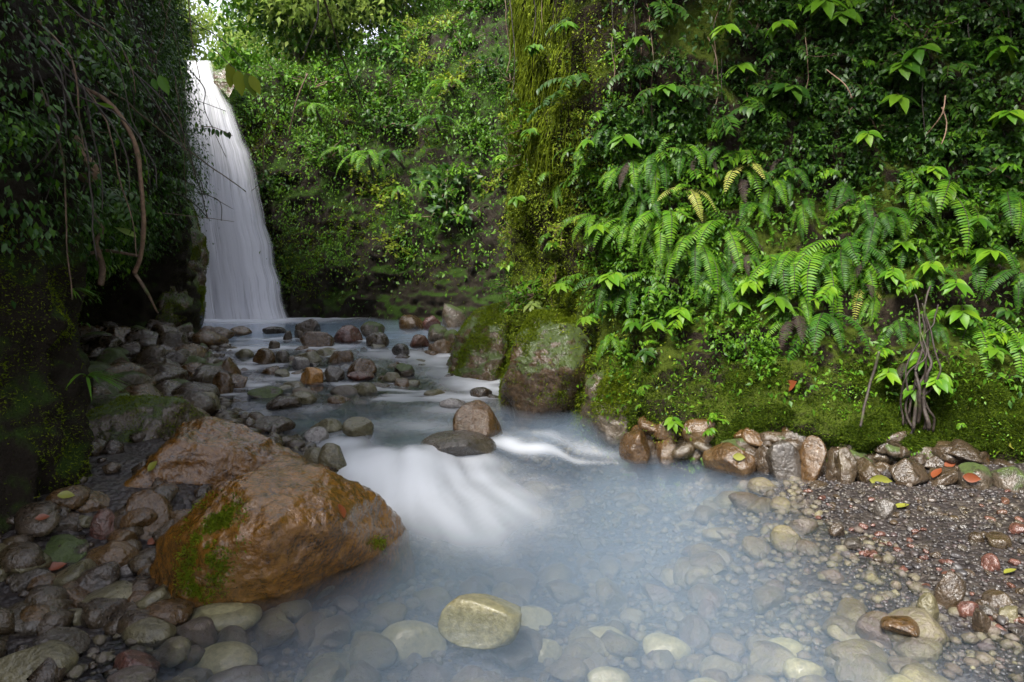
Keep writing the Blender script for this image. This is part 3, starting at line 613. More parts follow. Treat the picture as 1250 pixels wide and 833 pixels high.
SUB = [(535, 643, 706, 768, R_YEL, 'big smooth yellowish stone just breaking the pool surface'), (220, 318, 724, 757, R_YEL, 'flat tan stone under water touching the large boulder'), (232, 316, 750, 812, R_YEL, 'large tan oval stone under water below the large boulder'), (145, 217, 748, 793, R_OLIVE, 'olive stone under water left of the large tan oval'),
 (-10, 92, 798, 845, R_OLIVE, 'wide olive stone under water in the bottom left corner'), (130, 196, 792, 824, R_RED, 'pinkish stone under water near the bottom left'), (174, 270, 802, 850, R_OLIVE, 'speckled olive stone under water at the bottom left'),
 (614, 676, 668, 702, R_YEL, 'pale stone deep under the milky water above the big yellowish one'), (633, 688, 702, 737, R_YEL, 'blurred yellow stone right of the big yellowish one'), (705, 770, 692, 730, R_YEL, 'oval pale stone deep in the centre of the pool'),
 (715, 772, 738, 772, R_YEL, 'blurred green yellow stone low in the centre of the pool'), (573, 640, 771, 808, R_YEL, 'pale angular stone under water below the big yellowish one'), (458, 546, 690, 743, R_YEL, 'long pale stone under water right of the large boulder tip'),
 (957, 1014, 744, 781, R_YEL, 'bright oval stone under clear water left of the gravel'), (933, 986, 724, 755, R_YEL, 'olive yellow stone under water above the bright oval one'), (828, 898, 752, 802, R_YEL, 'broad pale stone under blue water in the lower right'),
 (1060, 1160, 790, 842, R_YEL, 'very large pale green stone at the bottom right under water'), (780, 845, 700, 738, R_YEL, 'faint wide stone under blue water right of the centre'), (890, 940, 796, 832, R_YEL, 'faint pale stone at the bottom right of the centre'),
 (370, 440, 740, 775, R_OLIVE, 'tan stone under shallow water left of the big yellowish one'), (300, 365, 775, 812, R_OLIVE, 'brown stone under water near the bottom left of centre'), (400, 470, 780, 815, R_YEL, 'curved pale stone under water at the lower centre'), (690, 760, 775, 815, R_YEL, 'dim stone under blue water at the bottom centre')]
for x0, x1, y0, y1, m, lb in SUB:
    g = GW((x0 + x1) / 2, (y0 + y1) / 2); D = g[1]; a = (x1 - x0) * D / FPX / 2; bz = float(BED(g[0], g[1])); hz = min(a * .6, max(.07, (-.05 - bz))) if lb[:3] != 'big' else .12; bz = bz if lb[:3] != 'big' else -.145
    o = rock('submerged_stone', int(x0 + y0), (a * 1.05, a * .75, hz), (g[0], g[1], bz + hz * (.25 if lb[:3] != 'big' else .45)), random.uniform(-.3, .3), m, 4, 4, .08); tag(o, lb, 'stone')

# landmarks used to say where a scattered plant stands
MARKS = [(850, -20, 'the top edge past centre'), (960, -20, 'the blurred top leaves'), (1150, 0, 'the dense top right leaves'), (700, -20, 'the heart shaped leaf'), (770, 10, 'the dark hollow top'), (10, 0, 'the top left corner'), (230, 0, 'the top of the overhang'), (300, 90, 'the lip of the waterfall'), (370, 200, 'the slope beside the fall'), (350, 330, 'the foot of the waterfall'), (470, 215, 'the palm-like tree fern'), (430, 60, 'the top of the far slope'), (540, 60, 'the slope top by the cliff'),
         (540, 330, 'the back of the plunge pool'), (560, 200, 'the mossy cliff edge'), (440, 350, 'the rock face over the pool'), (640, 130, 'the hanging moss'), (650, 300, 'the mossy outcrop'), (760, 80, 'the dark top hollow'), (750, 300, 'the leftmost big ferns'),
         (860, 300, 'the fern curtain'), (880, 120, 'the dark upper cliff'), (1000, 60, 'the top of the right cliff'), (1010, 340, 'the large hanging ferns'), (1100, 150, 'the upper right shade'), (1130, 420, 'the leafy root stem'), (1220, 120, 'the top right corner'), (1220, 380, 'the right edge ferns'),
         (700, 480, 'the tall mossy boulder'), (900, 480, 'the mossy ledge middle'), (1100, 540, 'the right end of the ledge'), (60, 60, 'the left mossy trunk'), (160, 120, 'the left cliff roots'), (60, 250, 'the curved brown root'), (200, 250, 'the overhang'), (60, 420, 'the near left moss wall'), (110, 480, 'the cave mouth'), (40, 600, 'the left wall foot'), (250, 440, 'the left bank pile'), (200, 470, 'the long flat slab'), (380, 455, 'the bright orange rock'), (300, 440, 'the ochre topped rock'), (440, 445, 'the humped brown rock'), (500, 420, 'the right riffle'), (370, 485, 'the domed olive rock'), (440, 520, 'the stones above the cascade'), (330, 515, 'the long dark riffle rock'), (360, 400, 'the plunge pool rim'), (125, 640, 'the rusty round stone'), (60, 725, 'the smooth dark stone'), (150, 720, 'the wet tan stone'), (100, 610, 'the green fallen leaf'), (780, 545, 'the tawny blocks'), (955, 560, 'the pale upright stone'), (1060, 575, 'the split grey stone'), (1190, 580, 'the dark red leaf')]
USED = {}
def where(P):
    px, py, _ = proj(np.array(P)); px = float(px); py = float(py); m = min(MARKS, key=lambda k: (k[0] - px) ** 2 + (k[1] - py) ** 2); dx, dy = px - m[0], py - m[1]
    if abs(dx) > abs(dy): r = 'right of' if dx > 0 else 'left of'
    else: r = 'below' if dy > 0 else 'above'
    dist = math.hypot(dx, dy); q = 'just ' if dist < 28 else ('' if dist < 60 else 'well ')
    return f'{q}{r} {m[2]}'
def uniq(desc, P):
    """looks and place; finish_labels tells repeats apart by their order from the left"""
    s = f'{desc} {where(P)}'; USED.setdefault(s, []).append(float(proj(np.array(P))[0])); return f'{s}#{len(USED[s]) - 1}'
ORD = ['leftmost', 'second from left', 'third from left', 'fourth from left', 'fifth from left', 'sixth from left', 'seventh from left', 'eighth from left', 'ninth from left', 'tenth from left', 'eleventh from left', 'twelfth from left']
def finish_labels():
    for o in S.objects:
        l = o.get('label')
        if l and '#' in l:
            b, k = l.rsplit('#', 1); xs = USED[b]; r = sorted(range(len(xs)), key=lambda i: xs[i]).index(int(k))
            o['label'] = b if len(xs) == 1 else (f'{b}, {ORD[r]}' if r < 12 else f'{b}, number {r + 1} from left')

# smaller cobbles: prototypes and copies
def cobbles(name, mats, n, place, size, label, group, cat='stone', seeds=8, fac=5, flat=.6):
    protos = []
    for k in range(seeds):
        V, F = rock_shape(900 + k + len(name), 3, fac, .12); protos.append(mkmesh(name, V * np.array([1, .8, flat]), tris=F, mats=[mats[k % len(mats)]]))
    for i in range(n):
        x, y, z, s = place(i); o = link(name, protos[i % seeds]); s *= size(i); o.location = (x, y, z + s * flat * .35); o.scale = (s, s, s)
        o.rotation_euler = (random.uniform(-.3, .3), random.uniform(-.3, .3), random.uniform(0, 6.28)); tag(o, uniq(label[i % len(label)], (x, y, z)) if isinstance(label, list) else label, cat, group)
def spot(px0, px1, py0, py1, cond, top=False):
    for _ in range(400):
        px, py = random.uniform(px0, px1), random.uniform(py0, py1); g = GW(px, py, True); x, y = g[0], g[1]; b = float(BED(x, y)); d = float(W(x, y)) - b
        if cond(x, y, d): return x, y, b, 1
    return x, y, b, 1
cobbles('submerged_cobble', [R_BED], 200, lambda i: spot(-20, 1150, 640, 850, lambda x, y, d: d > .05), lambda i: random.uniform(.05, .15), 'rounded tan cobble on the bed of the near pool', 'cobbles under the near pool')
cobbles('pool_cobble', [R_BED], 60, lambda i: spot(600, 1000, 560, 660, lambda x, y, d: d > .05), lambda i: random.uniform(.06, .14), 'blurred cobble under the blue far side of the pool', 'cobbles under the far side of the pool')
cobbles('riffle_stone', [R_BROWN, R_OLIVE, R_GREY, R_DARK, R_BED], 150, lambda i: spot(255, 620, 405, 565, lambda x, y, d: d > .0), lambda i: random.uniform(.06, .19), ['small brown stone', 'small olive stone', 'small grey stone', 'small black stone', 'small tan stone', 'small wet brown stone', 'round olive stone', 'round grey stone'], 'small stones in the riffle', fac=8)
cobbles('bank_rock', [R_BROWN, R_DARK, R_DARK, R_MOSSY, R_BROWN, R_DARK, R_DARK, R_MOSSY], 100, lambda i: spot(60, 270, 400, 520, lambda x, y, d: d < .02), lambda i: random.uniform(.1, .32), ['brown loose rock', 'black loose rock', 'dark loose rock', 'mossy loose rock', 'angular brown rock', 'angular black rock', 'angular dark rock', 'angular mossy rock'], 'loose rocks on the left bank', 'rock', fac=12)  # dark tones here also stand for the cliff's shade over the bank
cobbles('shore_stone', [R_BROWN, R_DARK, R_DARK, R_OLIVE], 60, lambda i: spot(0, 260, 590, 770, lambda x, y, d: d < .03), lambda i: random.uniform(.05, .15), ['small brown stone', 'small dark stone', 'small black stone', 'small olive stone', 'wet brown stone', 'wet dark stone', 'wet black stone', 'wet olive stone'], 'small stones on the near left shore')
cobbles('gravel_stone', [R_GRAVEL, R_DARK, R_GREY, R_RED], 240, lambda i: spot(960, 1270, 590, 800, lambda x, y, d: d < .015), lambda i: random.uniform(.016, .036), 'small wet stone among the dark gravel on the right bank', 'stones on the gravel bank')
cobbles('edge_stone', [R_DARK, R_MOSSY, R_DARK, R_BROWN], 150, lambda i: (lambda t: (float(np.interp(t, range(5), [1.15, 1.85, 2.65, 3.3, 4.0])), float(np.interp(t, range(5), [6.0, 5.62, 5.25, 5.05, 4.85])) + random.uniform(.0, .24), random.uniform(-.1, .2), 1))(random.uniform(0, 4)), lambda i: random.choice([.07, .1, .14, .2]) * random.uniform(.8, 1.2), ['black edge stone', 'mossy edge stone', 'dark edge stone', 'brown edge stone', 'angular black stone', 'angular mossy stone', 'angular dark stone', 'angular brown stone'], 'loose stones at the foot of the ledge', fac=14)
def pebbles(name, n, cond, box, size, mat, seed):
    rg = np.random.default_rng(seed); V0, F0 = ico(1); x = rg.uniform(box[0], box[1], n * 3); y = rg.uniform(box[2], box[3], n * 3); b = BED(x, y); d = W(x, y) - b
    k = np.nonzero(cond(x, y, d))[0][:n]; x, y, b = x[k], y[k], b[k]; n = len(k); s = size(rg, n)
    sc = np.stack([s, s * rg.uniform(.6, 1, n), s * rg.uniform(.4, .8, n)], -1); V = V0[None] * (1 + .25 * rg.uniform(-1, 1, (n, len(V0), 1))) * sc[:, None]
    a = rg.uniform(0, 6.28, n); c, s_ = np.cos(a)[:, None], np.sin(a)[:, None]
    V = np.stack([V[..., 0] * c - V[..., 1] * s_, V[..., 0] * s_ + V[..., 1] * c, V[..., 2]], -1) + np.stack([x, y, b + sc[:, 2] * .4], -1)[:, None]
    F = (F0[None] + (np.arange(n) * len(V0))[:, None, None]).reshape(-1, 3)
    return link(name, mkmesh(name, V.reshape(-1, 3), tris=F, mats=[mat], rnd=np.repeat(rg.random(n), len(V0))))
o = pebbles('gravel', 11000, lambda x, y, d: (d < .06) & (x > 1.2) & (x < 4.8), (1.2, 4.6, 2.2, 5.6), lambda r, n: .006 + .012 * r.random(n) ** 3 + .004 * r.random(n), R_GRAVEL, 1)
tag(o, 'fine dark wet gravel covering the right bank', 'gravel', kind='stuff')
o = pebbles('bed_pebbles', 7000, lambda x, y, d: (d > .0) & (y < 7), (-2.4, 2.6, 2.2, 6.6), lambda r, n: .012 + .035 * r.random(n) ** 2, R_BED, 2)
tag(o, 'mixed pebbles covering the bed of the pool', 'pebbles', kind='stuff')
o = pebbles('riffle_pebbles', 4000, lambda x, y, d: (d > -.15), (-4.6, .3, 6.2, 12), lambda r, n: .02 + .05 * r.random(n) ** 2, R_BED, 3)
tag(o, 'small stones covering the bed of the riffle', 'pebbles', kind='stuff')
o = pebbles('bank_rubble', 1600, lambda x, y, d: (d < .03) & (y > 2.5), (-7.5, -1.2, 2.4, 13), lambda r, n: .025 + .09 * r.random(n) ** 2, R_DARK, 4)  # dark colour includes the shade between the bank rocks
tag(o, 'rubble toned dark for shade between the rocks of the left bank', 'rubble', kind='stuff')

# ------------------------------------------------------------------ plant prototypes
def shrub_meshes(seed, nb=10, nl=22, L=.07, rad=.5, mat=None, wr=.5, sec=SEC_MED, pair=True):
    rg = np.random.default_rng(seed); f = MB(); s = MB()
    for b in range(nb):
        d = nrmz(np.array([rg.normal() * .8, rg.normal() * .8, rg.uniform(.25, 1.1)])); ln = rad * rg.uniform(.6, 1.25)
        P = np.array([d * ln * t + np.array([0, 0, -.25 * ln * t * t]) + .05 * rad * rg.normal(size=3) * t for t in np.linspace(0, 1, 7)])
        s.add(*tube(P, np.linspace(.011, .003, 7) * rad / .5, 4))
        k = nl; t = np.sort(rg.uniform(.3, 1., k)); base = np.stack([np.interp(t, np.linspace(0, 1, 7), P[:, a]) for a in range(3)], -1) + rg.normal(size=(k, 3)) * .05 * rad
        out = rdir(rg, k) + d * .6; out[:, 2] -= .35
        nn = np.tile([0, 0, 1.], (k, 1)) + rdir(rg, k) * .45
        f.lv(base, out, nn, L * rg.uniform(.6, 1.25, k), wr * rg.uniform(.85, 1.1, k), sec, droop=.25, rg=rg)
    return f.mesh('foliage', [mat]), s.mesh('stem', [BARK])
def whorl_meshes(seed, mat, n=6, L=.16, tiers=2, wr=.42):
    rg = np.random.default_rng(seed); f = MB(); s = MB()
    P = smoothpath([(0, 0, 0), (.02, .06, .06), (.0, .16, .10), (.01, .25, .09)], 8); s.add(*tube(P, np.linspace(.006, .003, 8), 5))
    for t in range(tiers):
        c = P[-1 - 3 * t]; m = n - t * 2; az = np.arange(m) * 6.283 / m + rg.uniform(-.3, .3, m) + t
        T = np.stack([np.cos(az), np.sin(az) * .8 + .25, rg.uniform(-.5, -.05, m)], -1); N = np.tile([0, .25, 1.], (m, 1)) + .2 * rdir(rg, m)
        f.lv(np.tile(c, (m, 1)), T, N, L * rg.uniform(.75, 1.15, m), wr * rg.uniform(.9, 1.1, m), SEC_BIG, droop=.35, fold=.3, rg=rg)
    return f.mesh('foliage', [mat]), s.mesh('stem', [STEM])
def sprig_meshes(seed, mat, L=.09, n=12, ln=.45, wr=.45, arch=.8):
    rg = np.random.default_rng(seed); f = MB(); s = MB()
    for b in range(3):
        a0 = rg.uniform(-1, 1); P = []; p = np.zeros(3); el = 1.0
        for i in range(10):
            P.append(p.copy()); el -= arch * rg.uniform(.1, .3); p = p + ln / 10 * np.array([math.sin(a0) * math.cos(el), math.cos(a0) * math.cos(el), math.sin(el)])
        P = np.array(P); s.add(*tube(P, np.linspace(.005, .002, 10), 4)); T0 = nrmz(np.gradient(P, axis=0))
        for i in range(2, 10):
            sd = nrmz(np.cross(T0[i], [0, 0, 1.]) + 1e-6)
            for q in (-1, 1): f.lv([P[i]], [sd * q + T0[i] * .6 + [0, 0, -.25]], [[0, 0, 1.] + .2 * rdir(rg, 1)[0]], L * rg.uniform(.7, 1.15), wr, SEC_MED, droop=.25, rg=rg)
    return f.mesh('foliage', [mat]), s.mesh('stem', [STEM])
def frond_mesh(seed, mat, n=26, wid=.16, e0=.5, e1=-1.5, gap=.82, sway=.1, droopy=.35):
    """one frond one metre long in local +Y"""
    rg = np.random.default_rng(seed); K = 24; P = []; p = np.zeros(3)
    for i in range(K + 1):
        P.append(p.copy()); t = i / K; e = e0 + (e1 - e0) * (t ** .8); az = sway * math.sin(t * 3)
        p = p + np.array([math.sin(az) * math.cos(e), math.cos(az) * math.cos(e), math.sin(e)]) / K
    P = np.array(P); T = nrmz(np.gradient(P, axis=0)); X = np.array([1., 0, 0]); m = MB(); m.add(*tube(P, np.linspace(.006, .0015, K + 1), 4), mi=1)
    tt = np.linspace(.13, .985, n); sp = (tt[1] - tt[0])
    bp = np.stack([np.interp(tt, np.linspace(0, 1, K + 1), P[:, a]) for a in range(3)], -1); bt = np.stack([np.interp(tt, np.linspace(0, 1, K + 1), T[:, a]) for a in range(3)], -1)
    L = wid * np.clip(np.sin(np.pi * np.clip(tt * .92 + .1, 0, 1)) ** .6, .1, 1) * (1 - .35 * tt)
    for s in (-1, 1):
        d = nrmz(X * s + bt * .35 + rg.normal(size=(n, 3)) * .05); N = np.cross(np.tile(X, (n, 1)), bt) + rg.normal(size=(n, 3)) * .08
        N *= np.sign(N[:, 2:3] + .5 * N[:, 1:2] + 1e-6)
        m.lv(bp, d, N, L * rg.uniform(.88, 1.05, n), np.clip(sp * gap / L, .06, .8) * 1.0, ([0, .12, .5, .8, 1], [0, .5, .46, .3, 0]), droop=droopy, fold=.1, rg=rg)
    return m.mesh('frond', [mat, BARK_DARK])
FR = {}
def frond(kind, var):
    k = (kind, var)
    if k not in FR:
        mat = dict(b=FERN_BRIGHT, d=FERN_DARK, y=FERN_YEL, x=FERN_DEAD, r=LEAF_RED)[kind]
        e0, e1, n, gp, wd = [(.3, -1.5, 24, .66, .15), (-.1, -1.5, 26, .66, .14), (.6, -1.4, 22, .62, .155), (-.4, -1.55, 28, .72, .13), (.4, -1.1, 20, .52, .14), (.1, -1.6, 18, .48, .15)][var]
        FR[k] = frond_mesh(hash(k[0]) % 1 + var * 7, mat, n, wd, e0, e1, gp, [.1, -.15, .2, -.05, .25, -.2][var])
    return FR[k]
def outward(n):
    v = np.array([n[0], n[1], 0]); v = v / (np.linalg.norm(v) + 1e-6); return v
def fern(px, py, size, nf, kinds, label, spread=1.1, vars_=(0, 1, 2, 3), P=None, N=None, name='fern', cat='fern', group=None, off=.03, wface=1.):
    if P is None: P, N = hit(px, py)
    P = np.asarray(P); o = outward(N * 1.0 + .9 * nrmz(np.array([0, 0, CZ]) - P) * wface); az0 = math.atan2(-o[0], o[1]); D = P[1]; L = size * D / FPX
    e = link(name, None, None, P + o * off); e.empty_display_size = .05; tag(e, label, cat, group)
    for k in range(nf):
        f = child('frond', frond(kinds[k % len(kinds)], random.choice(vars_)), e)
        a = spread * ((k + .5) / nf * 2 - 1) + random.uniform(-.15, .15); s = L * random.uniform(.8, 1.15)
        f.rotation_euler = (random.uniform(-.25, .15), random.uniform(-.3, .3), az0 + a); f.scale = (s, s, s)
    return e
PROTO = {}
def proto(key, fn):
    if key not in PROTO: PROTO[key] = fn()
    return PROTO[key]
def plant(name, P, axis_, meshes, scale, label, cat, group=None, spin=None, yface=None, names=('foliage', 'stem')):
    e = link(name, None, None, P); tag(e, label, cat, group); e.empty_display_size = .05
    if yface is not None:
        z = Vector(axis_).normalized(); y = Vector(yface); y = (y - z * y.dot(z)).normalized(); x = y.cross(z); R = Matrix((x, y, z)).transposed(); e.rotation_euler = R.to_euler()
    else:
        q = Vector(axis_).normalized().to_track_quat('Z', 'Y'); e.rotation_euler = (q.to_matrix() @ Matrix.Rotation(spin if spin is not None else random.uniform(0, 6.28), 3, 'Z')).to_euler()
    e.scale = (scale,) * 3
    for nm, me in zip(names, meshes): child(nm, me, e)
    return e

# ------------------------------------------------------------------ scattered cover (uncountable)
def cover(name, label, cat, clf, n, L, mat, seed, ok=None, sec=SEC_TINY, wr=.5, lift=.04, droop=.2, down=.6, kind='stuff'):
    rg = np.random.default_rng(seed); P, N = sample(clf, n, rg, ok); f = MB()
    cl = .5 + .5 * fbm(P, 2.5, 3, seed + 1)                         # clumps stand further out
    P = P + N * (rg.random((n, 1)) * lift * (.4 + 1.6 * cl[:, None]))
    T = rdir(rg, n) * .9 + N * .7; T[:, 2] -= down; U = N * .6 + np.array([0, 0, .8]) + rdir(rg, n) * .45
    f.lv(P, T, U, L * rg.uniform(.5, 1.4, n) * (.7 + .6 * cl), wr * rg.uniform(.8, 1.15, n), sec, droop=droop, rg=rg)
    return tag(link(name, f.mesh(name, [mat])), label, cat, kind='stuff')
def moss(name, label, clf, n, seed, ok, h=.02, mat=MOSS):
    rg = np.random.default_rng(seed); P, N = sample(clf, n, rg, ok); D = rdir(rg, n) * .8 + N * .8 + np.array([0, 0, -.25]); B = nrmz(np.cross(D, rdir(rg, n)))
    hh = h * rg.uniform(.5, 1.6, (n, 1)); P = P - N * .004; V = np.stack([P - B * hh * .22, P + B * hh * .22, P + nrmz(D) * hh], 1).reshape(-1, 3)
    return tag(link(name, mkmesh(name, V, tris=np.arange(3 * n).reshape(n, 3), mats=[mat], rnd=np.repeat(rg.random(n), 3))), label, 'moss', kind='stuff')
def patch(P, sc, seed, lo=-.05, hi=.25): return sst(lo, hi, fbm(P, sc, 3, seed))
right_left = lambda P, px, py, N: sst(800, 690, px) * (.25 + .75 * patch(P, 1.6, 3)) * sst(-50, 120, py)
ledge = lambda P, px, py, N: sst(430, 480, py) * sst(690, 740, px) * (.1 + patch(P, 2., 4, -.2, .2)) * sst(.04, .2, P[:, 2] + .1 * fbm(P, 3, 2, 7))
moss('outcrop_moss', 'bright olive moss over the left edge of the right cliff', 'cliff_right', 150000, 11, right_left, .026)
moss('ledge_moss', 'low dark green moss covering the ledge under the ferns', 'cliff_right', 170000, 12, ledge, .022, MOSS_DARK)
cover('outcrop_cover', 'tiny leaved creepers over the mossy outcrop', 'ground cover', 'cliff_right', 70000, .028, LEAF_OLIVE, 13, lambda P, px, py, N: sst(880, 680, px) * (.2 + patch(P, 1.2, 6)), lift=.09)
cover('creeper_cover', 'small green creepers among the ferns of the right cliff', 'ground cover', 'cliff_right', 46000, .045, LEAF_MID, 14, lambda P, px, py, N: sst(700, 790, px) * sst(520, 440, py) * sst(60, 220, py) * (.1 + patch(P, 1.3, 7)), lift=.14)
cover('shade_toned_creeper_cover', 'creepers toned dark for shade on the upper part of the right cliff', 'ground cover', 'cliff_right', 40000, .055, LEAF_DARK, 15, lambda P, px, py, N: sst(260, 160, py) * sst(700, 800, px) * (.1 + patch(P, 1.1, 8)), lift=.2)  # the upper cliff's shade is put into the dark leaf colour
cover('ledge_cover', 'small bright leaves dotted over the mossy ledge', 'ground cover', 'cliff_right', 4500, .022, LEAF_BRIGHT, 16, lambda P, px, py, N: sst(430, 470, py) * (.05 + patch(P, 2.2, 9, .1, .4)), lift=.03)
cover('slope_cover', 'dense small foliage over the far slope', 'undergrowth', 'cliff_back', 130000, .085, LEAF_MID, 17, lambda P, px, py, N: (sst(350, 290, py) + .04) * (.25 + patch(P, .9, 10)), lift=.45, sec=SEC_TINY)
cover('wall_fern_cover', 'bright creeping ferns on the wet wall right of the waterfall', 'undergrowth', 'cliff_back', 26000, .055, LEAF_BRIGHT, 18, lambda P, px, py, N: sst(460, 380, px) * sst(270, 320, px) * sst(370, 330, py) * (.1 + patch(P, .9, 12, 0, .2)), lift=.12, down=1.2)
moss('wall_moss', 'bright green moss on the wet wall right of the waterfall', 'cliff_back', 60000, 19, lambda P, px, py, N: sst(600, 400, px) * sst(385, 330, py) * (.1 + patch(P, 1., 13)), .05)
cover('left_cover', 'dark small leaved growth hanging over the left cliff', 'undergrowth', 'cliff_left', 42000, .045, LEAF_DARK, 20, lambda P, px, py, N: sst(330, 250, py) * (.12 + patch(P, 1.2, 14)) , lift=.3, down=1.)
cover('left_bright_cover', 'small bright leaved creepers on the left cliff', 'undergrowth', 'cliff_left', 15000, .045, LEAF_MID, 21, lambda P, px, py, N: sst(400, 300, py) * patch(P, 1.4, 15, .15, .4), lift=.35, down=1.)
moss('left_wall_moss', 'dark green moss over the near left wall', 'cliff_left', 110000, 22, lambda P, px, py, N: sst(150, 100, px) * sst(250, 330, py) * (.1 + patch(P, 2., 16, -.2, .2)) + .15 * sst(190, 230, px), .016)
def hanging_moss():
    rg = np.random.default_rng(5); P, N = sample('cliff_right', 4200, rg, lambda P, px, py, N: sst(720, 640, px) * sst(260, 150, py)); f = MB()
    for p, n in zip(P, N):
        L = rg.uniform(.1, .45); k = 5; Q = np.array([p + n * .03 * (1 + 2 * math.sin(t * 2)) + np.array([rg.normal() * .01, rg.normal() * .01, -L * t]) for t in np.linspace(0, 1, k)])
        f.add(*tube(Q, np.linspace(.007, .002, k), 3), rnd=rg.random())
    tag(link('hanging_moss', f.mesh('hanging_moss', [MOSS])), 'strands of olive moss hanging down the left edge of the right cliff', 'moss', kind='stuff')
hanging_moss()

# ------------------------------------------------------------------ shrubs on the slopes: every one a thing
def sh(key):
    return proto(key, lambda: dict(
        mid=lambda v: shrub_meshes(100 + v, 12, 26, .085, .55, LEAF_MID), bright=lambda v: shrub_meshes(200 + v, 11, 24, .085, .5, LEAF_BRIGHT), dark=lambda v: shrub_meshes(300 + v, 11, 22, .10, .55, LEAF_DARK, .55),
        olive=lambda v: shrub_meshes(400 + v, 12, 34, .055, .5, LEAF_OLIVE), fine=lambda v: shrub_meshes(500 + v, 14, 44, .045, .5, LEAF_MID, .55), far=lambda v: shrub_meshes(600 + v, 12, 40, .10, .7, LEAF_FAR))[key[0]](key[1]))
DESC = dict(mid='leafy mid green shrub', bright='bright green shrub', dark='dark glossy leaved shrub', olive='olive green small leaved shrub', fine='fine leaved green shrub', far='shrub coloured pale as if sunlit')
def scatter(clf, n, kinds, rg, ok, smin, smax, group, mind=0., off=.05):
    P, N = sample(clf, n * 3, rg, ok); kept = []
    for p, nn in zip(P, N):
        if len(kept) >= n: break
        if all(np.linalg.norm(p - q) > mind for q in kept):
            kept.append(p); k = kinds[rg.integers(len(kinds))]; ax = nn * .8 + np.array([0, 0, .7])
            plant('shrub', p + nn * off, ax, sh((k, int(rg.integers(3)))), rg.uniform(smin, smax), uniq(DESC[k], p), 'shrub', group)
rg = np.random.default_rng(44)
scatter('cliff_back', 150, ['mid', 'bright', 'olive', 'fine', 'mid', 'dark'], rg, lambda P, px, py, N: sst(325, 270, py) * sst(290, 380, px) * sst(640, 600, px) * sst(-60, 0, py), 1., 2.0, 'shrubs on the far slope', .5)
scatter('cliff_back', 20, ['bright', 'fine'], rg, lambda P, px, py, N: sst(110, 60, py) * sst(380, 320, px), .6, 1.2, 'shrubs along the lip of the waterfall', .3)
scatter('cliff_right', 22, ['olive', 'fine', 'bright'], rg, lambda P, px, py, N: sst(740, 700, px) * sst(310, 350, py) * sst(460, 420, py), .3, .55, 'small shrubs above the mossy boulders', .12, .15)
scatter('cliff_right', 30, ['dark', 'dark', 'mid'], rg, lambda P, px, py, N: sst(230, 140, py) * sst(730, 800, px), .35, .75, 'shrubs on the dark upper part of the right cliff', .25)  # mostly dark leaf tones, standing in for shade up here
scatter('cliff_right', 64, ['olive', 'olive', 'fine', 'bright'], rg, lambda P, px, py, N: sst(800, 700, px) * sst(-20, 60, py) * sst(420, 380, py), .4, .8, 'small shrubs on the mossy outcrop', .2)
scatter('cliff_left', 28, ['dark', 'dark', 'fine'], rg, lambda P, px, py, N: sst(260, 180, py), .35, .75, 'shrubs on the left cliff', .3)

# ------------------------------------------------------------------ ferns of the right cliff
FERNS = [(798, 195, 62, 4, 'db', 'tall dark fern just left of the red frond tip'), (832, 180, 60, 4, 'db', 'fern hanging above the fern curtain'), (762, 208, 55, 3, 'b', 'blurry bright fern on the left of the upper row'),
 (772, 272, 72, 5, 'bb', 'broad bright fern with arching fronds on the left of the curtain'), (812, 262, 78, 5, 'b', 'bright fern with a long central frond in the middle of the curtain'), (850, 292, 84, 5, 'bbd', 'long fronded fern hanging straight down in the curtain'),
 (884, 275, 80, 4, 'b', 'slender bright fern at the right of the curtain'), (905, 205, 66, 4, 'yb', 'yellow green fern with widely spaced leaflets'), (940, 225, 66, 4, 'b', 'fern beside the yellow green widely spaced one'),
 (962, 318, 84, 5, 'dbd', 'big fern with dark and bright fronds on the right'), (1000, 305, 92, 5, 'b', 'largest bright fern with a lit middle frond'), (1030, 300, 78, 5, 'bd', 'fern with glossy narrow leaflets right of the largest one'),
 (1052, 352, 60, 2, 'yx', 'withered yellow fern with few leaflets'), (1006, 385, 84, 3, 'dd', 'dark green fern hanging lowest over the ledge'), (968, 390, 62, 3, 'bxx', 'fern with one bright and two dead brown fronds'),
 (1148, 232, 100, 4, 'bb', 'long hanging fern at the upper right'), (1072, 262, 70, 4, 'd', 'dim fern between the largest fern and the leafy stem'), (1185, 392, 84, 4, 'b', 'fern with drooping comb like fronds near the right edge'),
 (1222, 405, 96, 3, 'b', 'fern at the right edge with broad separate leaflets'), (1225, 240, 92, 4, 'bd', 'hanging fern at the upper right edge'), (745, 155, 45, 4, 'd', 'small dim fern at the top left of the fern group'),
 (790, 140, 42, 3, 'd', 'small dark fern high above the curtain'), (885, 182, 52, 4, 'd', 'dark fern with sloping fronds above the yellow green one'), (744, 410, 42, 4, 'b', 'small fern low over the dark rounded boulder'),
 (1112, 300, 66, 4, 'd', 'shaded fern just left of the leafy root stem'), (962, 212, 52, 4, 'd', 'dim fern over the large ferns'), (872, 330, 60, 4, 'd', 'shaded fern under the curtain'), (1092, 392, 56, 3, 'd', 'dark fern behind the leafy stem'),
 (1196, 300, 74, 3, 'd', 'large single shaded frond at the right'), (705, 185, 40, 4, 'b', 'small fern on the mossy outcrop'), (680, 228, 36, 4, 'b', 'tiny fern lower on the mossy outcrop'), (742, 345, 50, 4, 'd', 'dark fern beside the broad drooping leaves'),
 (920, 255, 60, 4, 'bd', 'fern below the yellow green widely spaced one'), (980, 250, 56, 4, 'bd', 'bushy fern above the largest bright one'), (838, 232, 60, 4, 'yb', 'yellowish fern in the centre of the curtain'), (790, 235, 56, 4, 'd', 'shaded fern behind the broad arching one'), (1140, 400, 44, 3, 'd', 'small fern clinging to the root stem'), (1246, 330, 70, 3, 'd', 'shaded fern cut by the right edge')]
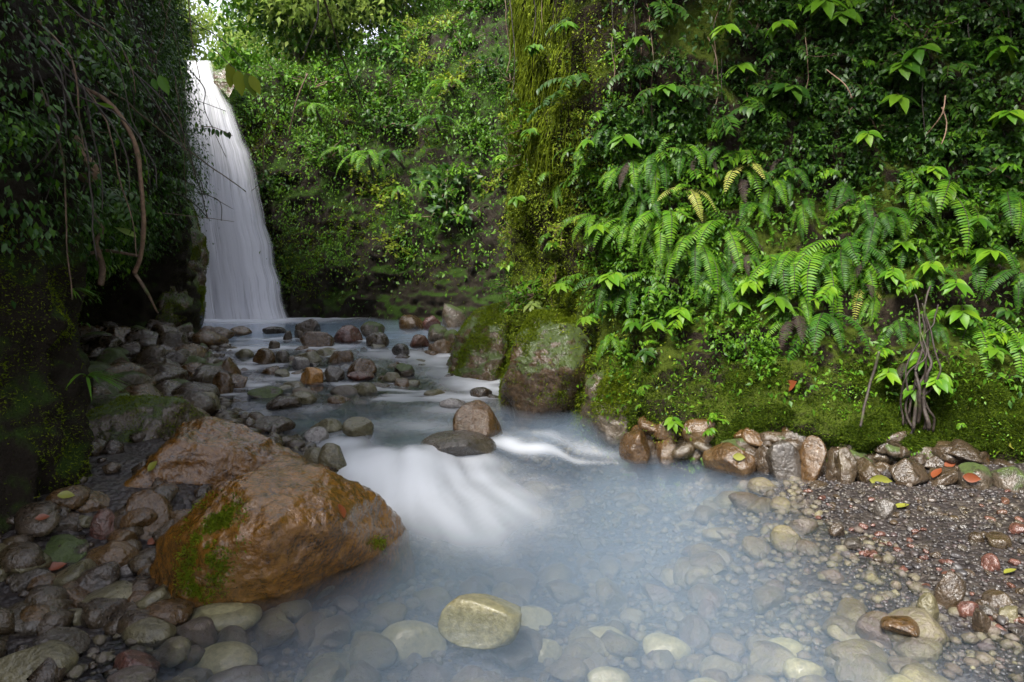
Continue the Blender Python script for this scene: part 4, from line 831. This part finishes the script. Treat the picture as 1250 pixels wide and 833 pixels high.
for px, py, sz, nf, kinds, lb in FERNS: fern(px, py, sz * 1.05, nf + 1, kinds, lb, group='ferns of the right cliff', vars_=(4, 5, 0) if 'y' in kinds or 'separate' in lb else (0, 1, 2, 3))
fern(836, 195, 16, 3, 'r', 'small red fern tip above the curtain', spread=1.4); fern(1122, 300, 20, 3, 'r', 'small red brown fern sprig on the leafy stem', spread=1.4); fern(1215, 385, 20, 2, 'r', 'reddish fern sprig at the right edge')
# tree ferns and palm like plants of the far slope
for px, py, s, nf, k, lb in [(466, 210, 52, 9, 'b', 'palm-like tree fern with pale arching fronds on the far slope'), (440, 185, 36, 7, 'b', 'small tree fern above and left of the pale palm-like one'), (505, 190, 36, 7, 'd', 'dark tree fern right of the pale palm-like one'),
                             (545, 150, 44, 7, 'd', 'dark tree fern beside the mossy cliff edge'), (404, 140, 34, 7, 'b', 'bright tree fern high on the slope beside the waterfall'), (520, 225, 34, 6, 'b', 'low tree fern right under the dark one'), (565, 105, 44, 6, 'b', 'bright strap leaved tree fern near the mossy cliff edge top'), (490, 245, 30, 6, 'b', 'small tree fern below the pale palm-like one')]:
    P, N = hit(px, py, ('cliff_back',)); e = fern(px, py, s, nf, k, lb, spread=2.2, vars_=(2, 4, 0), P=P + N * .5, N=N, name='tree_fern', cat='tree fern', group='tree ferns on the far slope', off=.1)
    Q = [(0, 0, 0), tuple(-(N * .3) + np.array([0, 0, -.35])), tuple(-(N * .7) + np.array([0, 0, -.6]))]; V, t, q = tube(smoothpath(Q, 8), .035); child('trunk', mkmesh('trunk', V, t, q, [BARK_DARK]), e)

# ------------------------------------------------------------------ broad leaved plants, each placed
def wh(key): return proto(('w',) + key, lambda: whorl_meshes(key[1] * 3 + 7, dict(b=LEAF_BRIGHT, m=LEAF_MID, d=LEAF_DARK, p=LEAF_PALE)[key[0]], 6 + key[1] % 3, .17, 2, [.42, .36, .5][key[1] % 3]))
rg = np.random.default_rng(91)
P_, N_ = sample('cliff_right', 56, rg, lambda P, px, py, N: sst(470, 400, py) * sst(130, 200, py) * sst(680, 740, px))
for i, (p, nn) in enumerate(zip(P_, N_)): fern(0, 0, rg.uniform(38, 70), 5, 'bdd'[i % 3] + 'bdx'[i % 3] + 'bd'[i % 2], uniq(['bright drooping fern', 'shade toned drooping fern', 'dark drooping fern'][i % 3], p), P=p, N=nn, group='smaller ferns of the right cliff')
BROAD = [(742, 285, 46, 'b', 'drooping broad leaved plant left of the fern curtain'), (700, 350, 34, 'b', 'two leaved bright plant on the outcrop'), (758, 345, 42, 'b', 'broad bright plant hanging under the leftmost ferns'), (622, 325, 22, 'b', 'small blurry bright plant at the left edge of the outcrop'),
 (690, 400, 30, 'm', 'small leafy plant above the tall mossy boulder'), (732, 388, 30, 'b', 'single bright pointed leaf plant over the dark boulder'), (698, 424, 24, 'p', 'pale yellow green plant on top of the tall mossy boulder'), (660, 372, 26, 'p', 'pale fern leaved plant on the outcrop'),
 (770, 395, 34, 'm', 'dark leaved plant under the curtain'), (805, 400, 34, 'm', 'round leaved plant under the curtain'), (830, 385, 36, 'b', 'bright small plant right under the long fronds'), (800, 430, 28, 'd', 'two dark round leaves over the dark boulder'),
 (918, 345, 44, 'b', 'upright whorled plant right of the curtain'), (945, 365, 46, 'm', 'whorled plant with narrow leaves before the big ferns'), (940, 330, 36, 'b', 'small whorled plant on top of the narrow leaved one'), (905, 375, 30, 'm', 'dim plant below the whorled pair'),
 (1115, 438, 44, 'b', 'pale bright leaf cluster on the root stem'), (1085, 455, 34, 'b', 'small leaf cluster left of the root stem'), (1150, 462, 38, 'b', 'leaf cluster hanging right of the root stem'), (1122, 478, 32, 'b', 'lowest leaf cluster on the root stem'),
 (1138, 330, 40, 'b', 'bright leaf cluster at the head of the root stem'), (1105, 300, 34, 'b', 'leaf pair at the upper left of the root stem'), (1088, 335, 34, 'b', 'leaf cluster left of the red sprig'), (1172, 378, 40, 'b', 'drooping leaf cluster right of the root stem'), (1185, 318, 46, 'b', 'big bright leaves right of the root stem head'),
 (1160, 348, 40, 'b', 'pale leaf cluster in the middle of the root stem'), (1130, 215, 36, 'b', 'bright leaves above the long hanging fern'), (1160, 235, 34, 'b', 'broad leaves beside the long hanging fern'), (1210, 82, 46, 'b', 'large three leaved plant at the upper right edge'), (1215, 55, 34, 'm', 'leaf pair over the large three leaved plant'),
 (1228, 152, 42, 'b', 'bright leaf at the right edge under the three leaved plant'), (1060, 170, 34, 'b', 'blurred bright sprig in the deep shade'), (1230, 205, 38, 'b', 'shiny leaves near the right edge'), (912, 90, 40, 'm', 'broad leaves on the dark upper cliff'), (940, 122, 50, 'd', 'big grey green leaves on the dark upper cliff'),
 (1000, 20, 50, 'b', 'blurred bright leaves at the top of the picture'), (960, 40, 44, 'b', 'bright leaves at the top left of the blurred ones'), (890, 45, 40, 'b', 'bright leaves high on the cliff'), (1110, 90, 50, 'm', 'sunlit sprig under the top right edge'), (1135, 70, 44, 'm', 'dense leaves at the top right'), (780, 60, 40, 'm', 'leaf cluster in the dark hollow'),
 (700, 40, 30, 'm', 'heart shaped leaf below the hanging moss'), (820, 120, 36, 'm', 'round leaves above the small dark fern'), (1080, 130, 46, 'm', 'small leaved bright branch in the deep shade'), (720, 178, 34, 'b', 'fuzzy pale plant above the outcrop'), (760, 178, 44, 'm', 'blurred green plant over the left ferns'), (665, 65, 24, 'm', 'small plant high on the mossy cliff edge'),
 (818, 512, 26, 'b', 'little bright plant on the brown stones under the ledge'), (875, 525, 20, 'b', 'tiny seedling with two upright leaves on the ledge'), (1188, 270, 36, 'm', 'leafy plant left of the upper right edge fern'), (985, 345, 30, 'm', 'small plant between the big ferns'), (1200, 430, 36, 'm', 'small heart leaved plant at the right'), (1215, 380, 30, 'd', 'green round leaves by the reddish sprig'),
 (655, 165, 26, 'b', 'bright small plant in the hollow of the outcrop'), (620, 195, 24, 'b', 'light green seedling on the mossy cliff edge'), (640, 245, 24, 'b', 'light plant in the middle of the outcrop'), (675, 300, 26, 'b', 'bright seedling on the lower outcrop'), (1250, 420, 44, 'b', 'leafy plant cut by the right edge'), (1040, 30, 44, 'm', 'dim leaf cluster at the top right of centre')]
for i, (px, py, s, k, lb) in enumerate(BROAD):
    P, N = hit(px, py); to = nrmz(np.array([0, 0, CZ]) - P); plant('broadleaf_plant', P + N * .02, np.array([0, 0, 1.]) + .3 * N, wh((k, i % 4)), s * P[1] / FPX / .30, lb, 'plant', yface=outward(N + to))
# filler plants: fine sprigs between them
def sp(key): return proto(('s',) + key, lambda: sprig_meshes(key[1] + 3, dict(b=LEAF_BRIGHT, m=LEAF_MID, d=LEAF_DARK)[key[0]]))
rg = np.random.default_rng(9); k = 0
for clf, n, kinds, ok, a, b, grp, ds in [
    ('cliff_right', 110, 'mmb', lambda P, px, py, N: sst(450, 400, py) * sst(100, 220, py) * sst(650, 760, px), .45, .95, 'leafy sprigs among the ferns', 'slender leafy sprig'),
    ('cliff_right', 70, 'ddm', lambda P, px, py, N: sst(220, 140, py) * sst(660, 720, px), .6, 1.2, 'leafy sprigs in the dark upper cliff', 'shade toned leafy sprig'),  # darker leaf colours stand in for the shade on the upper cliff
    ('cliff_right', 36, 'b', lambda P, px, py, N: sst(450, 480, py), .2, .4, 'seedlings on the mossy ledge', 'small light green seedling'),
    ('cliff_left', 60, 'ddm', lambda P, px, py, N: sst(330, 260, py), .5, 1.0, 'leafy sprigs on the left cliff', 'small leafy sprig')]:
    P, N = sample(clf, n, rg, ok)
    for p, nn in zip(P, N):
        to = nrmz(np.array([0, 0, CZ]) - p); plant('leafy_sprig', p, np.array([0, 0, 1.]) + .6 * nn, sp((kinds[k % len(kinds)], k % 3)), rg.uniform(a, b), uniq(ds, p), 'plant', grp, yface=outward(nn + .6 * to + .4 * rdir(rg, 1)[0])); k += 1

# ------------------------------------------------------------------ roots, branches, vines (paths from photo points at their real distance)
def strand(name, pts, r0, r1, mat, label, cat, n=40, jit=.03, seed=0, sides=7, leaf=None):
    P = smoothpath([at(*p) for p in pts], n, jit, seed); R = np.linspace(r0, r1, n) * (1 + .25 * fbm(P, 9, 2, seed))
    V, t, q = tube(P, R, sides); o = tag(link(name, mkmesh(name, V, t, q, [mat])), label, cat); return o, P
strand('root', [(-60, 70, 5), (0, 88, 5), (40, 105, 4.8), (75, 140, 4.6), (100, 185, 4.5), (118, 215, 4.5), (98, 222, 4.6)], .035, .03, BARK_PALE, 'thick curved brown root on the left cliff', 'root', seed=1)
strand('tree', [(60, -60, 5.2), (52, 0, 5), (48, 45, 4.9), (40, 95, 4.8), (52, 150, 4.8), (30, 200, 4.9)], .06, .045, BARK_MOSS, 'mossy upright trunk at the top left', 'trunk', seed=2, jit=.05)
strand('tree', [(0, -50, 5.2), (22, 20, 5), (42, 60, 4.9)], .05, .04, BARK_MOSS, 'short mossy leaning trunk in the top left corner', 'trunk', seed=3)
strand('branch', [(40, 105, 4.75), (70, 107, 4.6), (100, 106, 4.5), (135, 128, 4.5), (160, 165, 4.6), (172, 215, 4.7), (175, 270, 4.8), (170, 310, 4.9), (163, 335, 5)], .014, .016, BARK_PALE, 'long pale branch bending down in front of the cave', 'branch', n=60, seed=4)
strand('branch', [(163, 333, 5), (178, 355, 5), (192, 382, 5.1)], .014, .008, BARK, 'brown fork at the lower end of the long pale branch', 'branch', n=16, jit=.01)
strand('branch', [(168, 312, 4.95), (120, 306, 4.9), (75, 328, 4.8)], .01, .014, BARK, 'grey branch running left across the cave', 'branch', n=24)
strand('root', [(112, 255, 4.6), (124, 280, 4.6), (116, 295, 4.6), (124, 325, 4.7), (122, 348, 4.7)], .012, .022, BARK, 'short thick root hanging over the cave', 'root', n=24, jit=.01)
strand('root', [(36, 178, 4.4), (40, 205, 4.3), (60, 225, 4.3), (82, 234, 4.4), (95, 222, 4.5)], .009, .006, BARK_PALE, 'hook shaped pale root below the thick curved one', 'root', n=30, jit=.01)
strand('branch', [(120, 100, 4.6), (160, 130, 5.5), (215, 175, 6.6), (255, 202, 7.3), (300, 235, 8)], .008, .006, BARK, 'long straight twig crossing in front of the waterfall', 'twig', n=40, jit=.02)
strand('branch', [(210, 235, 7), (232, 245, 7.3), (254, 267, 7.6)], .008, .005, BARK_DARK, 'short dark twig poking over the lower waterfall', 'twig', n=14, jit=.01)
strand('branch', [(228, 232, 7), (262, 242, 7.6), (270, 252, 7.6), (270, 270, 7.6)], .005, .004, BARK_DARK, 'bent black twig over the lower waterfall', 'twig', n=16, jit=.01)
strand('branch', [(228, 222, 7), (250, 236, 7.4), (285, 256, 7.6)], .004, .003, BARK_DARK, 'fine curved twig over the waterfall', 'twig', n=16, jit=.01)
strand('branch', [(150, 255, 6), (220, 262, 6.8), (286, 271, 7.5)], .005, .003, BARK, 'thin level twig low over the waterfall', 'twig', n=20, jit=.01)
strand('branch', [(232, 85, 7.5), (250, 108, 7.6), (250, 130, 7.6), (260, 160, 7.6), (276, 193, 7.6)], .006, .003, BARK_DARK, 'thin hanging twig before the upper waterfall', 'twig', n=24, jit=.02)
strand('branch', [(238, 122, 7.4), (255, 128, 7.6), (276, 136, 7.8)], .004, .003, BARK_DARK, 'side twig before the upper waterfall', 'twig', n=10, jit=.01)
strand('liana', [(322, 160, 10), (322, 205, 10), (318, 222, 10), (306, 234, 10)], .008, .005, BARK, 'thin liana hanging on the right side of the waterfall', 'liana', n=20, jit=.03)
strand('liana', [(385, -20, 9), (388, 20, 9), (375, 60, 9), (368, 75, 9)], .012, .006, BARK_DARK, 'dark forked liana hanging from the top of the picture', 'liana', n=20)
strand('branch', [(392, -10, 9), (410, 50, 10), (430, 100, 11.5), (445, 135, 12.5)], .014, .012, BARK, 'slanting brown stem on the far slope', 'branch', n=30)
strand('branch', [(375, 90, 14), (360, 130, 14), (352, 165, 14)], .02, .012, BARK, 'dead stem beside the wet wall', 'branch', n=16)
rg = np.random.default_rng(77)
for i in range(44):
    px = rg.uniform(-10, 225); py = rg.uniform(-40, 130); P, N = hit(px, py, ('cliff_left',)); L = rg.uniform(.4, 1.3); o = outward(N); dx = rg.normal() * .3 + .05; off = rg.uniform(.1, .4)
    Q = [P + o * off * .3, P + o * off + np.array([dx * .3 * L, 0, -.3 * L]), P + o * off * 1.1 + np.array([dx * .7 * L, 0, -.7 * L]), P + o * off + np.array([dx * L, 0, -L])]
    pth = smoothpath(Q, 16, .06, 100 + i); r = rg.uniform(.003, .008); V, t, q = tube(pth, np.linspace(r, r * .5, 16), 5)
    tag(link('hanging_root', mkmesh('hanging_root', V, t, q, [[BARK, BARK_DARK, BARK_DARK][i % 3]])), uniq(['thin brown hanging root', 'fine black hanging root', 'thin black hanging root'][i % 3], pth[8]), 'root', 'roots hanging on the left cliff')
for i in range(26):
    px = rg.uniform(610, 1240); py = rg.uniform(-60, 80); P, N = hit(px, py, ('cliff_right',)); L = rg.uniform(.5, 1.5); o = outward(N); off = rg.uniform(.1, .3)
    pth = smoothpath([P + o * off * .3, P + o * off + [0, 0, -.3 * L], P + o * off + [.04, 0, -.7 * L], P + o * off + [0, 0, -L]], 16, .05, 300 + i); V, t, q = tube(pth, .005, 5)
    tag(link('liana', mkmesh('liana', V, t, q, [BARK_DARK if i % 2 else BARK])), uniq('thin hanging liana', pth[8]), 'liana', 'lianas on the right cliff')
for px0, py0, px1, py1, lb in [(1040, 120, 1010, 85, 'pale bent dead twig in the deep shade'), (1155, 115, 1130, 165, 'thin bare twig in the deep shade'), (1150, 130, 1148, 175, 'grey bare stem in the deep shade')]:
    a, b = proj(hit(px0, py0)[0])[2] - .25, proj(hit(px1, py1)[0])[2] - .25; strand('branch', [(px0, py0, a), ((px0 + px1) / 2 + 6, (py0 + py1) / 2, a), (px1, py1, b)], .006, .004, BARK_PALE, lb, 'twig', n=14, jit=.03)
# the leafy root stem
P0 = hit(1118, 525)[0]; o = nrmz(np.array([0, 0, CZ]) - P0); D = P0[1]
mb = MB()
for i in range(9):
    x0 = 1120 + RNG.normal() * 13; x1 = 1130 + RNG.normal() * 6; top = RNG.uniform(325, 440); mb.add(*tube(smoothpath([at(x0, 538 - abs(RNG.normal()) * 12, D - .02), at((x0 + x1) / 2 + RNG.normal() * 6, 470, D - .06), at(x1, (top + 470) / 2, D - .05 + RNG.normal() * .02), at(x1 + RNG.normal() * 4, top, D + .02)], 36, .17, 700 + i), np.linspace(.012, .006, 36) * RNG.uniform(.7, 1.6), 6))
tag(link('root', mb.mesh('root', [BARK_DARK])), 'dark fibrous root bundle carrying leaf clusters', 'root')
strand('root', [(1075, 430, D), (1060, 480, D), (1050, 520, D - .2)], .012, .009, BARK_DARK, 'bent dark root left of the root stem', 'root', n=20, jit=.04)

# big single leaves and near twigs with leaves
def bigleaf(name, pts, mat, label, width=.35, droop=.1, cat='leaf', up=(0, -.5, 1)):
    a, b = at(*pts[0]), at(*pts[1]); L = np.linalg.norm(b - a); V, t, q, m = leaves([0, 0, 0], b - a, np.array(up, float), L, width, SEC_BIG, droop, .2)
    return tag(link(name, mkmesh(name, V, t, q, [mat], rnd=np.full(len(V), random.random())), None, a), label, cat)
def twig_leaves(name, pts, lv, mat, label, cat='branch'):
    P = smoothpath([at(*p) for p in pts], 16); e = link(name, None, None, P[0]); tag(e, label, cat); V, t, q = tube(P - P[0], np.linspace(.006, .003, 16), 5); child('stem', mkmesh('stem', V, t, q, [BARK]), e)
    for (x0, y0, x1, y1, d, w_) in lv:
        a, b = at(x0, y0, d), at(x1, y1, d); V, t, q, m = leaves([0, 0, 0], b - a, [.2, -1, .5], np.linalg.norm(b - a), w_, SEC_BIG, .15, .2)
        c = child('leaf', mkmesh('leaf', V, t, q, [mat], rnd=np.full(len(V), random.random())), e); c.location = a - P[0]
twig_leaves('leafy_twig', [(262, 60, 7), (275, 74, 7), (290, 86, 7), (305, 92, 7)], [(283, 80, 280, 108, 7, .45), (290, 86, 295, 117, 7, .5), (300, 88, 312, 119, 7, .42), (305, 92, 318, 115, 7, .5), (278, 78, 285, 100, 7, .5)], LEAF_OLIVE, 'twig of large yellow green leaves hanging by the waterfall lip')
twig_leaves('leafy_twig', [(245, 155, 7.4), (262, 156, 7.4), (284, 166, 7.4)], [(250 + 5 * k + (k * 37 % 5) - 2, 155 + k, 250 + 5 * k + (k * 53 % 7) - 3, 161 + 1.2 * k + (k * 29 % 4), 7.4, .5) for k in range(7)], LEAF_DARK, 'dark leafy twig silhouetted against the waterfall')
twig_leaves('leafy_twig', [(180, 80, 6), (192, 92, 6)], [(186, 96, 192, 111, 6, .5), (194, 92, 206, 115, 6, .5)], LEAF_BRIGHT, 'pair of bright oval leaves on the left cliff')
bigleaf('leaf', [(140, 133, 4.4), (92, 117, 4.4)], LEAF_BRIGHT, 'long bright pointed leaf on the left cliff', .3, .3)
bigleaf('leaf', [(167, 290, 4.7), (140, 275, 4.7)], LEAF_PALE, 'small pale leaf on the long pale branch', .35)
bigleaf('leaf', [(120, 12, 4.6), (126, -10, 4.6)], LEAF_BRIGHT, 'rounded leaf at the top edge on the left', .6)
bigleaf('leaf', [(0, 268, 4.2), (30, 258, 4.2)], LEAF_BRIGHT, 'bright blade at the left edge', .25)
bigleaf('leaf', [(250, -8, 7), (254, 8, 7)], LEAF_BRIGHT, 'yellow green leaf at the top edge above the waterfall', .5)
def grass_tuft(px, py, label, n=22, L=.22, Y=None):
    P, N = hit(px, py) if Y is None else (at(px, py, Y), np.array([.8, -.5, 0])); rg = np.random.default_rng(px); o = outward(N); f = MB()
    az = rg.uniform(-1.4, 1.4, n); T = np.stack([o[0] * np.cos(az) - o[1] * np.sin(az), o[0] * np.sin(az) + o[1] * np.cos(az), rg.uniform(.2, .9, n)], -1)
    f.lv(np.zeros((n, 3)), T, np.tile([0, 0, 1.], (n, 1)), L * rg.uniform(.6, 1.2, n), .09, SEC_BIG, droop=.9, fold=.1)
    tag(link('grass_tuft', f.mesh('grass_tuft', [LEAF_BRIGHT]), None, P + o * .03), label, 'grass')
grass_tuft(100, 460, 'drooping grass tuft on the near left wall above the flat topped boulder'); grass_tuft(80, 355, 'small grass tuft higher on the near left wall', 14, .16)

# fallen leaves
def fallen(px, py, size, mat, label, rot=0., flip=.2, dz=.0):
    dg = bpy.context.evaluated_depsgraph_get(); o = Vector((0, 0, CZ)); d = Vector(ray(px, py)).normalized()
    r = S.ray_cast(dg, o, d); P = Vector(r[1]) if r[0] else Vector(GW(px, py, True)); N = Vector(r[2]) if r[0] else Vector((0, 0, 1))
    if N.dot(d) > 0: N = -N
    D = P.y; L = size * D / FPX; T = np.array([math.cos(rot), math.sin(rot), 0.]); T = T - np.array(N) * (T @ np.array(N))
    V, t, q, m = leaves([0, 0, 0], T, np.array(N), L, .6, SEC_BIG, -.1, .35); V -= nrmz(T) * L / 2
    tag(link('fallen_leaf', mkmesh('fallen_leaf', V, t, q, [mat]), None, np.array(P + N * .012)), label, 'leaf')
bpy.context.view_layer.update()
for a in [(414, 626, 22, DEAD_RED, 'rusty fallen leaf on the large orange boulder', -.6), (68, 695, 24, DEAD_RED, 'orange fallen leaf among the left shore stones', .8), (186, 663, 16, DEAD_RED, 'orange leaf piece at the left side of the large boulder', 1.2), (52, 634, 16, DEAD_RED, 'small orange leaf on the dark left shore', .5), (81, 607, 20, DEAD_YEL, 'green fallen leaf on the dark stones at the left', .2), (188, 570, 16, DEAD_YEL, 'light green leaf standing by the ridged boulder', 1.1),
          (1159, 568, 16, DEAD_RED, 'round brown fallen leaf at the right end of the ledge', .3), (1187, 583, 20, DEAD_RED, 'dark red fallen leaf above the gravel', -.5), (1145, 580, 20, DEAD_RED, 'brown fallen leaf left of the dark red one', .4), (901, 558, 16, DEAD_YEL, 'yellow leaf on the slanted wet stone', -.2), (1101, 621, 20, DEAD_YEL, 'yellow green leaf on the gravel beside the round stone', .1), (1074, 586, 26, DEAD_YEL, 'long yellow leaf strip at the back of the gravel', .1),
          (967, 471, 22, DEAD_RED, 'reddish fallen leaf on the ledge under the dark fern', .2), (1184, 497, 9, DEAD_YEL, 'small ochre leaf on the ledge near the right', .4), (1234, 701, 18, DEAD_YEL, 'green leaf on the gravel at the right edge', .1), (1232, 546, 14, DEAD_YEL, 'pale leaf on the mossy ledge at the right edge', .2)]: fallen(*a)

# ------------------------------------------------------------------ trees beyond the lip, and unseen ones added overhead for shade
def tree(x, y, z, h, r, mat, label, seed, nl=5000, L=.16, lean=(0, 0), name='tree', group=None, low=.35, trunk_r=.12):
    rg = np.random.default_rng(seed); e = link(name, None, None, (x, y, z)); tag(e, label, 'tree', group); tb = MB(); f = MB()
    top = np.array([lean[0], lean[1], h * .85]); P = smoothpath([(0, 0, -.5), top * .3 + rg.normal(size=3) * .1, top * .65 + rg.normal(size=3) * .15, top], 20); tb.add(*tube(P, np.linspace(trunk_r, .03, 20), 8))
    nb = 26; per = nl // (nb * 4)
    for b in range(nb):
        t = rg.uniform(low, 1); p0 = P[int(t * 19)]; a = rg.uniform(0, 6.28); ln = r * rg.uniform(.5, 1.1) * (1.15 - .5 * t); d = np.array([math.cos(a), math.sin(a), rg.uniform(0, .6)])
        Q = np.array([p0 + d * ln * s + np.array([0, 0, -.18 * ln * s * s]) + rg.normal(size=3) * .04 * s for s in np.linspace(0, 1, 8)]); tb.add(*tube(Q, np.linspace(.04, .008, 8), 5))
        for c in range(4):
            cc = Q[rg.integers(3, 8)] + rg.normal(size=3) * .12 * r; n = per; pp = cc + rg.normal(size=(n, 3)) * np.array([.17, .17, .11]) * r
            T = rdir(rg, n); T[:, 2] -= .5; f.lv(pp, T, np.tile([0, 0, 1.], (n, 1)) + .6 * rdir(rg, n), L * rg.uniform(.6, 1.2, n), .5, SEC_TINY, droop=.2, rg=rg)
    child('trunk', tb.mesh('trunk', [BARK]), e); child('crown', f.mesh('crown', [mat]), e); return e
for i, (x, y, z, h, r, lb) in enumerate([(-12.6, 25, 7.2, 6.5, 2.0, 'pale bright tree just right of the sky gap beyond the waterfall'), (-13.6, 26, 7.4, 4.2, 2.0, 'bright tree behind the lip of the waterfall'), (-6.8, 23, 7.5, 7, 1.9, 'tall light green tree on the slope right of the sky gap'),
        (-6.0, 19.8, 7.2, 5, 1.6, 'low green tree closing the right side of the sky gap'), (-5.2, 19.6, 7.6, 6, 2.0, 'green tree above the wet wall'), (-16.2, 27, 7.5, 7.5, 2.4, 'bright tree left of the sky gap mostly hidden by the left cliff'), (-6.0, 21.5, 8.5, 7, 2.2, 'green tree at the top of the far slope'), (-11.5, 31, 8.5, 4.6, 2.2, 'farthest pale tree under the sky gap'), (-3.2, 21.5, 9, 7, 2.4, 'leafy tree at the top of the far slope left of the cliff edge')]):
    tree(x, y, z, h, r, LEAF_FAR if i not in (3, 6, 8) else LEAF_MID, lb, 800 + i, 12000, .2, name='tree', group='trees beyond the waterfall', low=.05)
for i, (x, y, z, h, r, lx, ly, lb) in enumerate([(4.6, 8.3, 6.8, 2.4, 2.6, -3.0, -4.4, 'unseen shade tree added over the middle of the right cliff'), (8.0, 6.4, 6.8, 2.4, 2.8, -4.2, -4.0, 'unseen shade tree added over the right end of the right cliff')]):  # out of view; lean and crown shaped to shade the upper cliff
    tree(x, y, z, h, r, LEAF_DARK, lb, 850 + i, 15000, .24, (lx, ly), group='unseen shade trees on the cliff tops', low=.3)

finish_labels()

bm = bmesh.new(); bmesh.ops.create_cube(bm, size=1); hz = bpy.data.meshes.new('haze'); bm.to_mesh(hz); bm.free()
k = M('haze'); hz.materials.append(k.done(None, k.a('VolumePrincipled', {'Color': (.93, .95, 1, 1), 'Density': .0002, 'Anisotropy': .2}).outputs[0]))
ho = link('haze', hz); ho.location = (0, 25, 9); ho.scale = (130, 140, 24); tag(ho, 'thin moist haze filling the gorge', 'haze', kind='stuff')
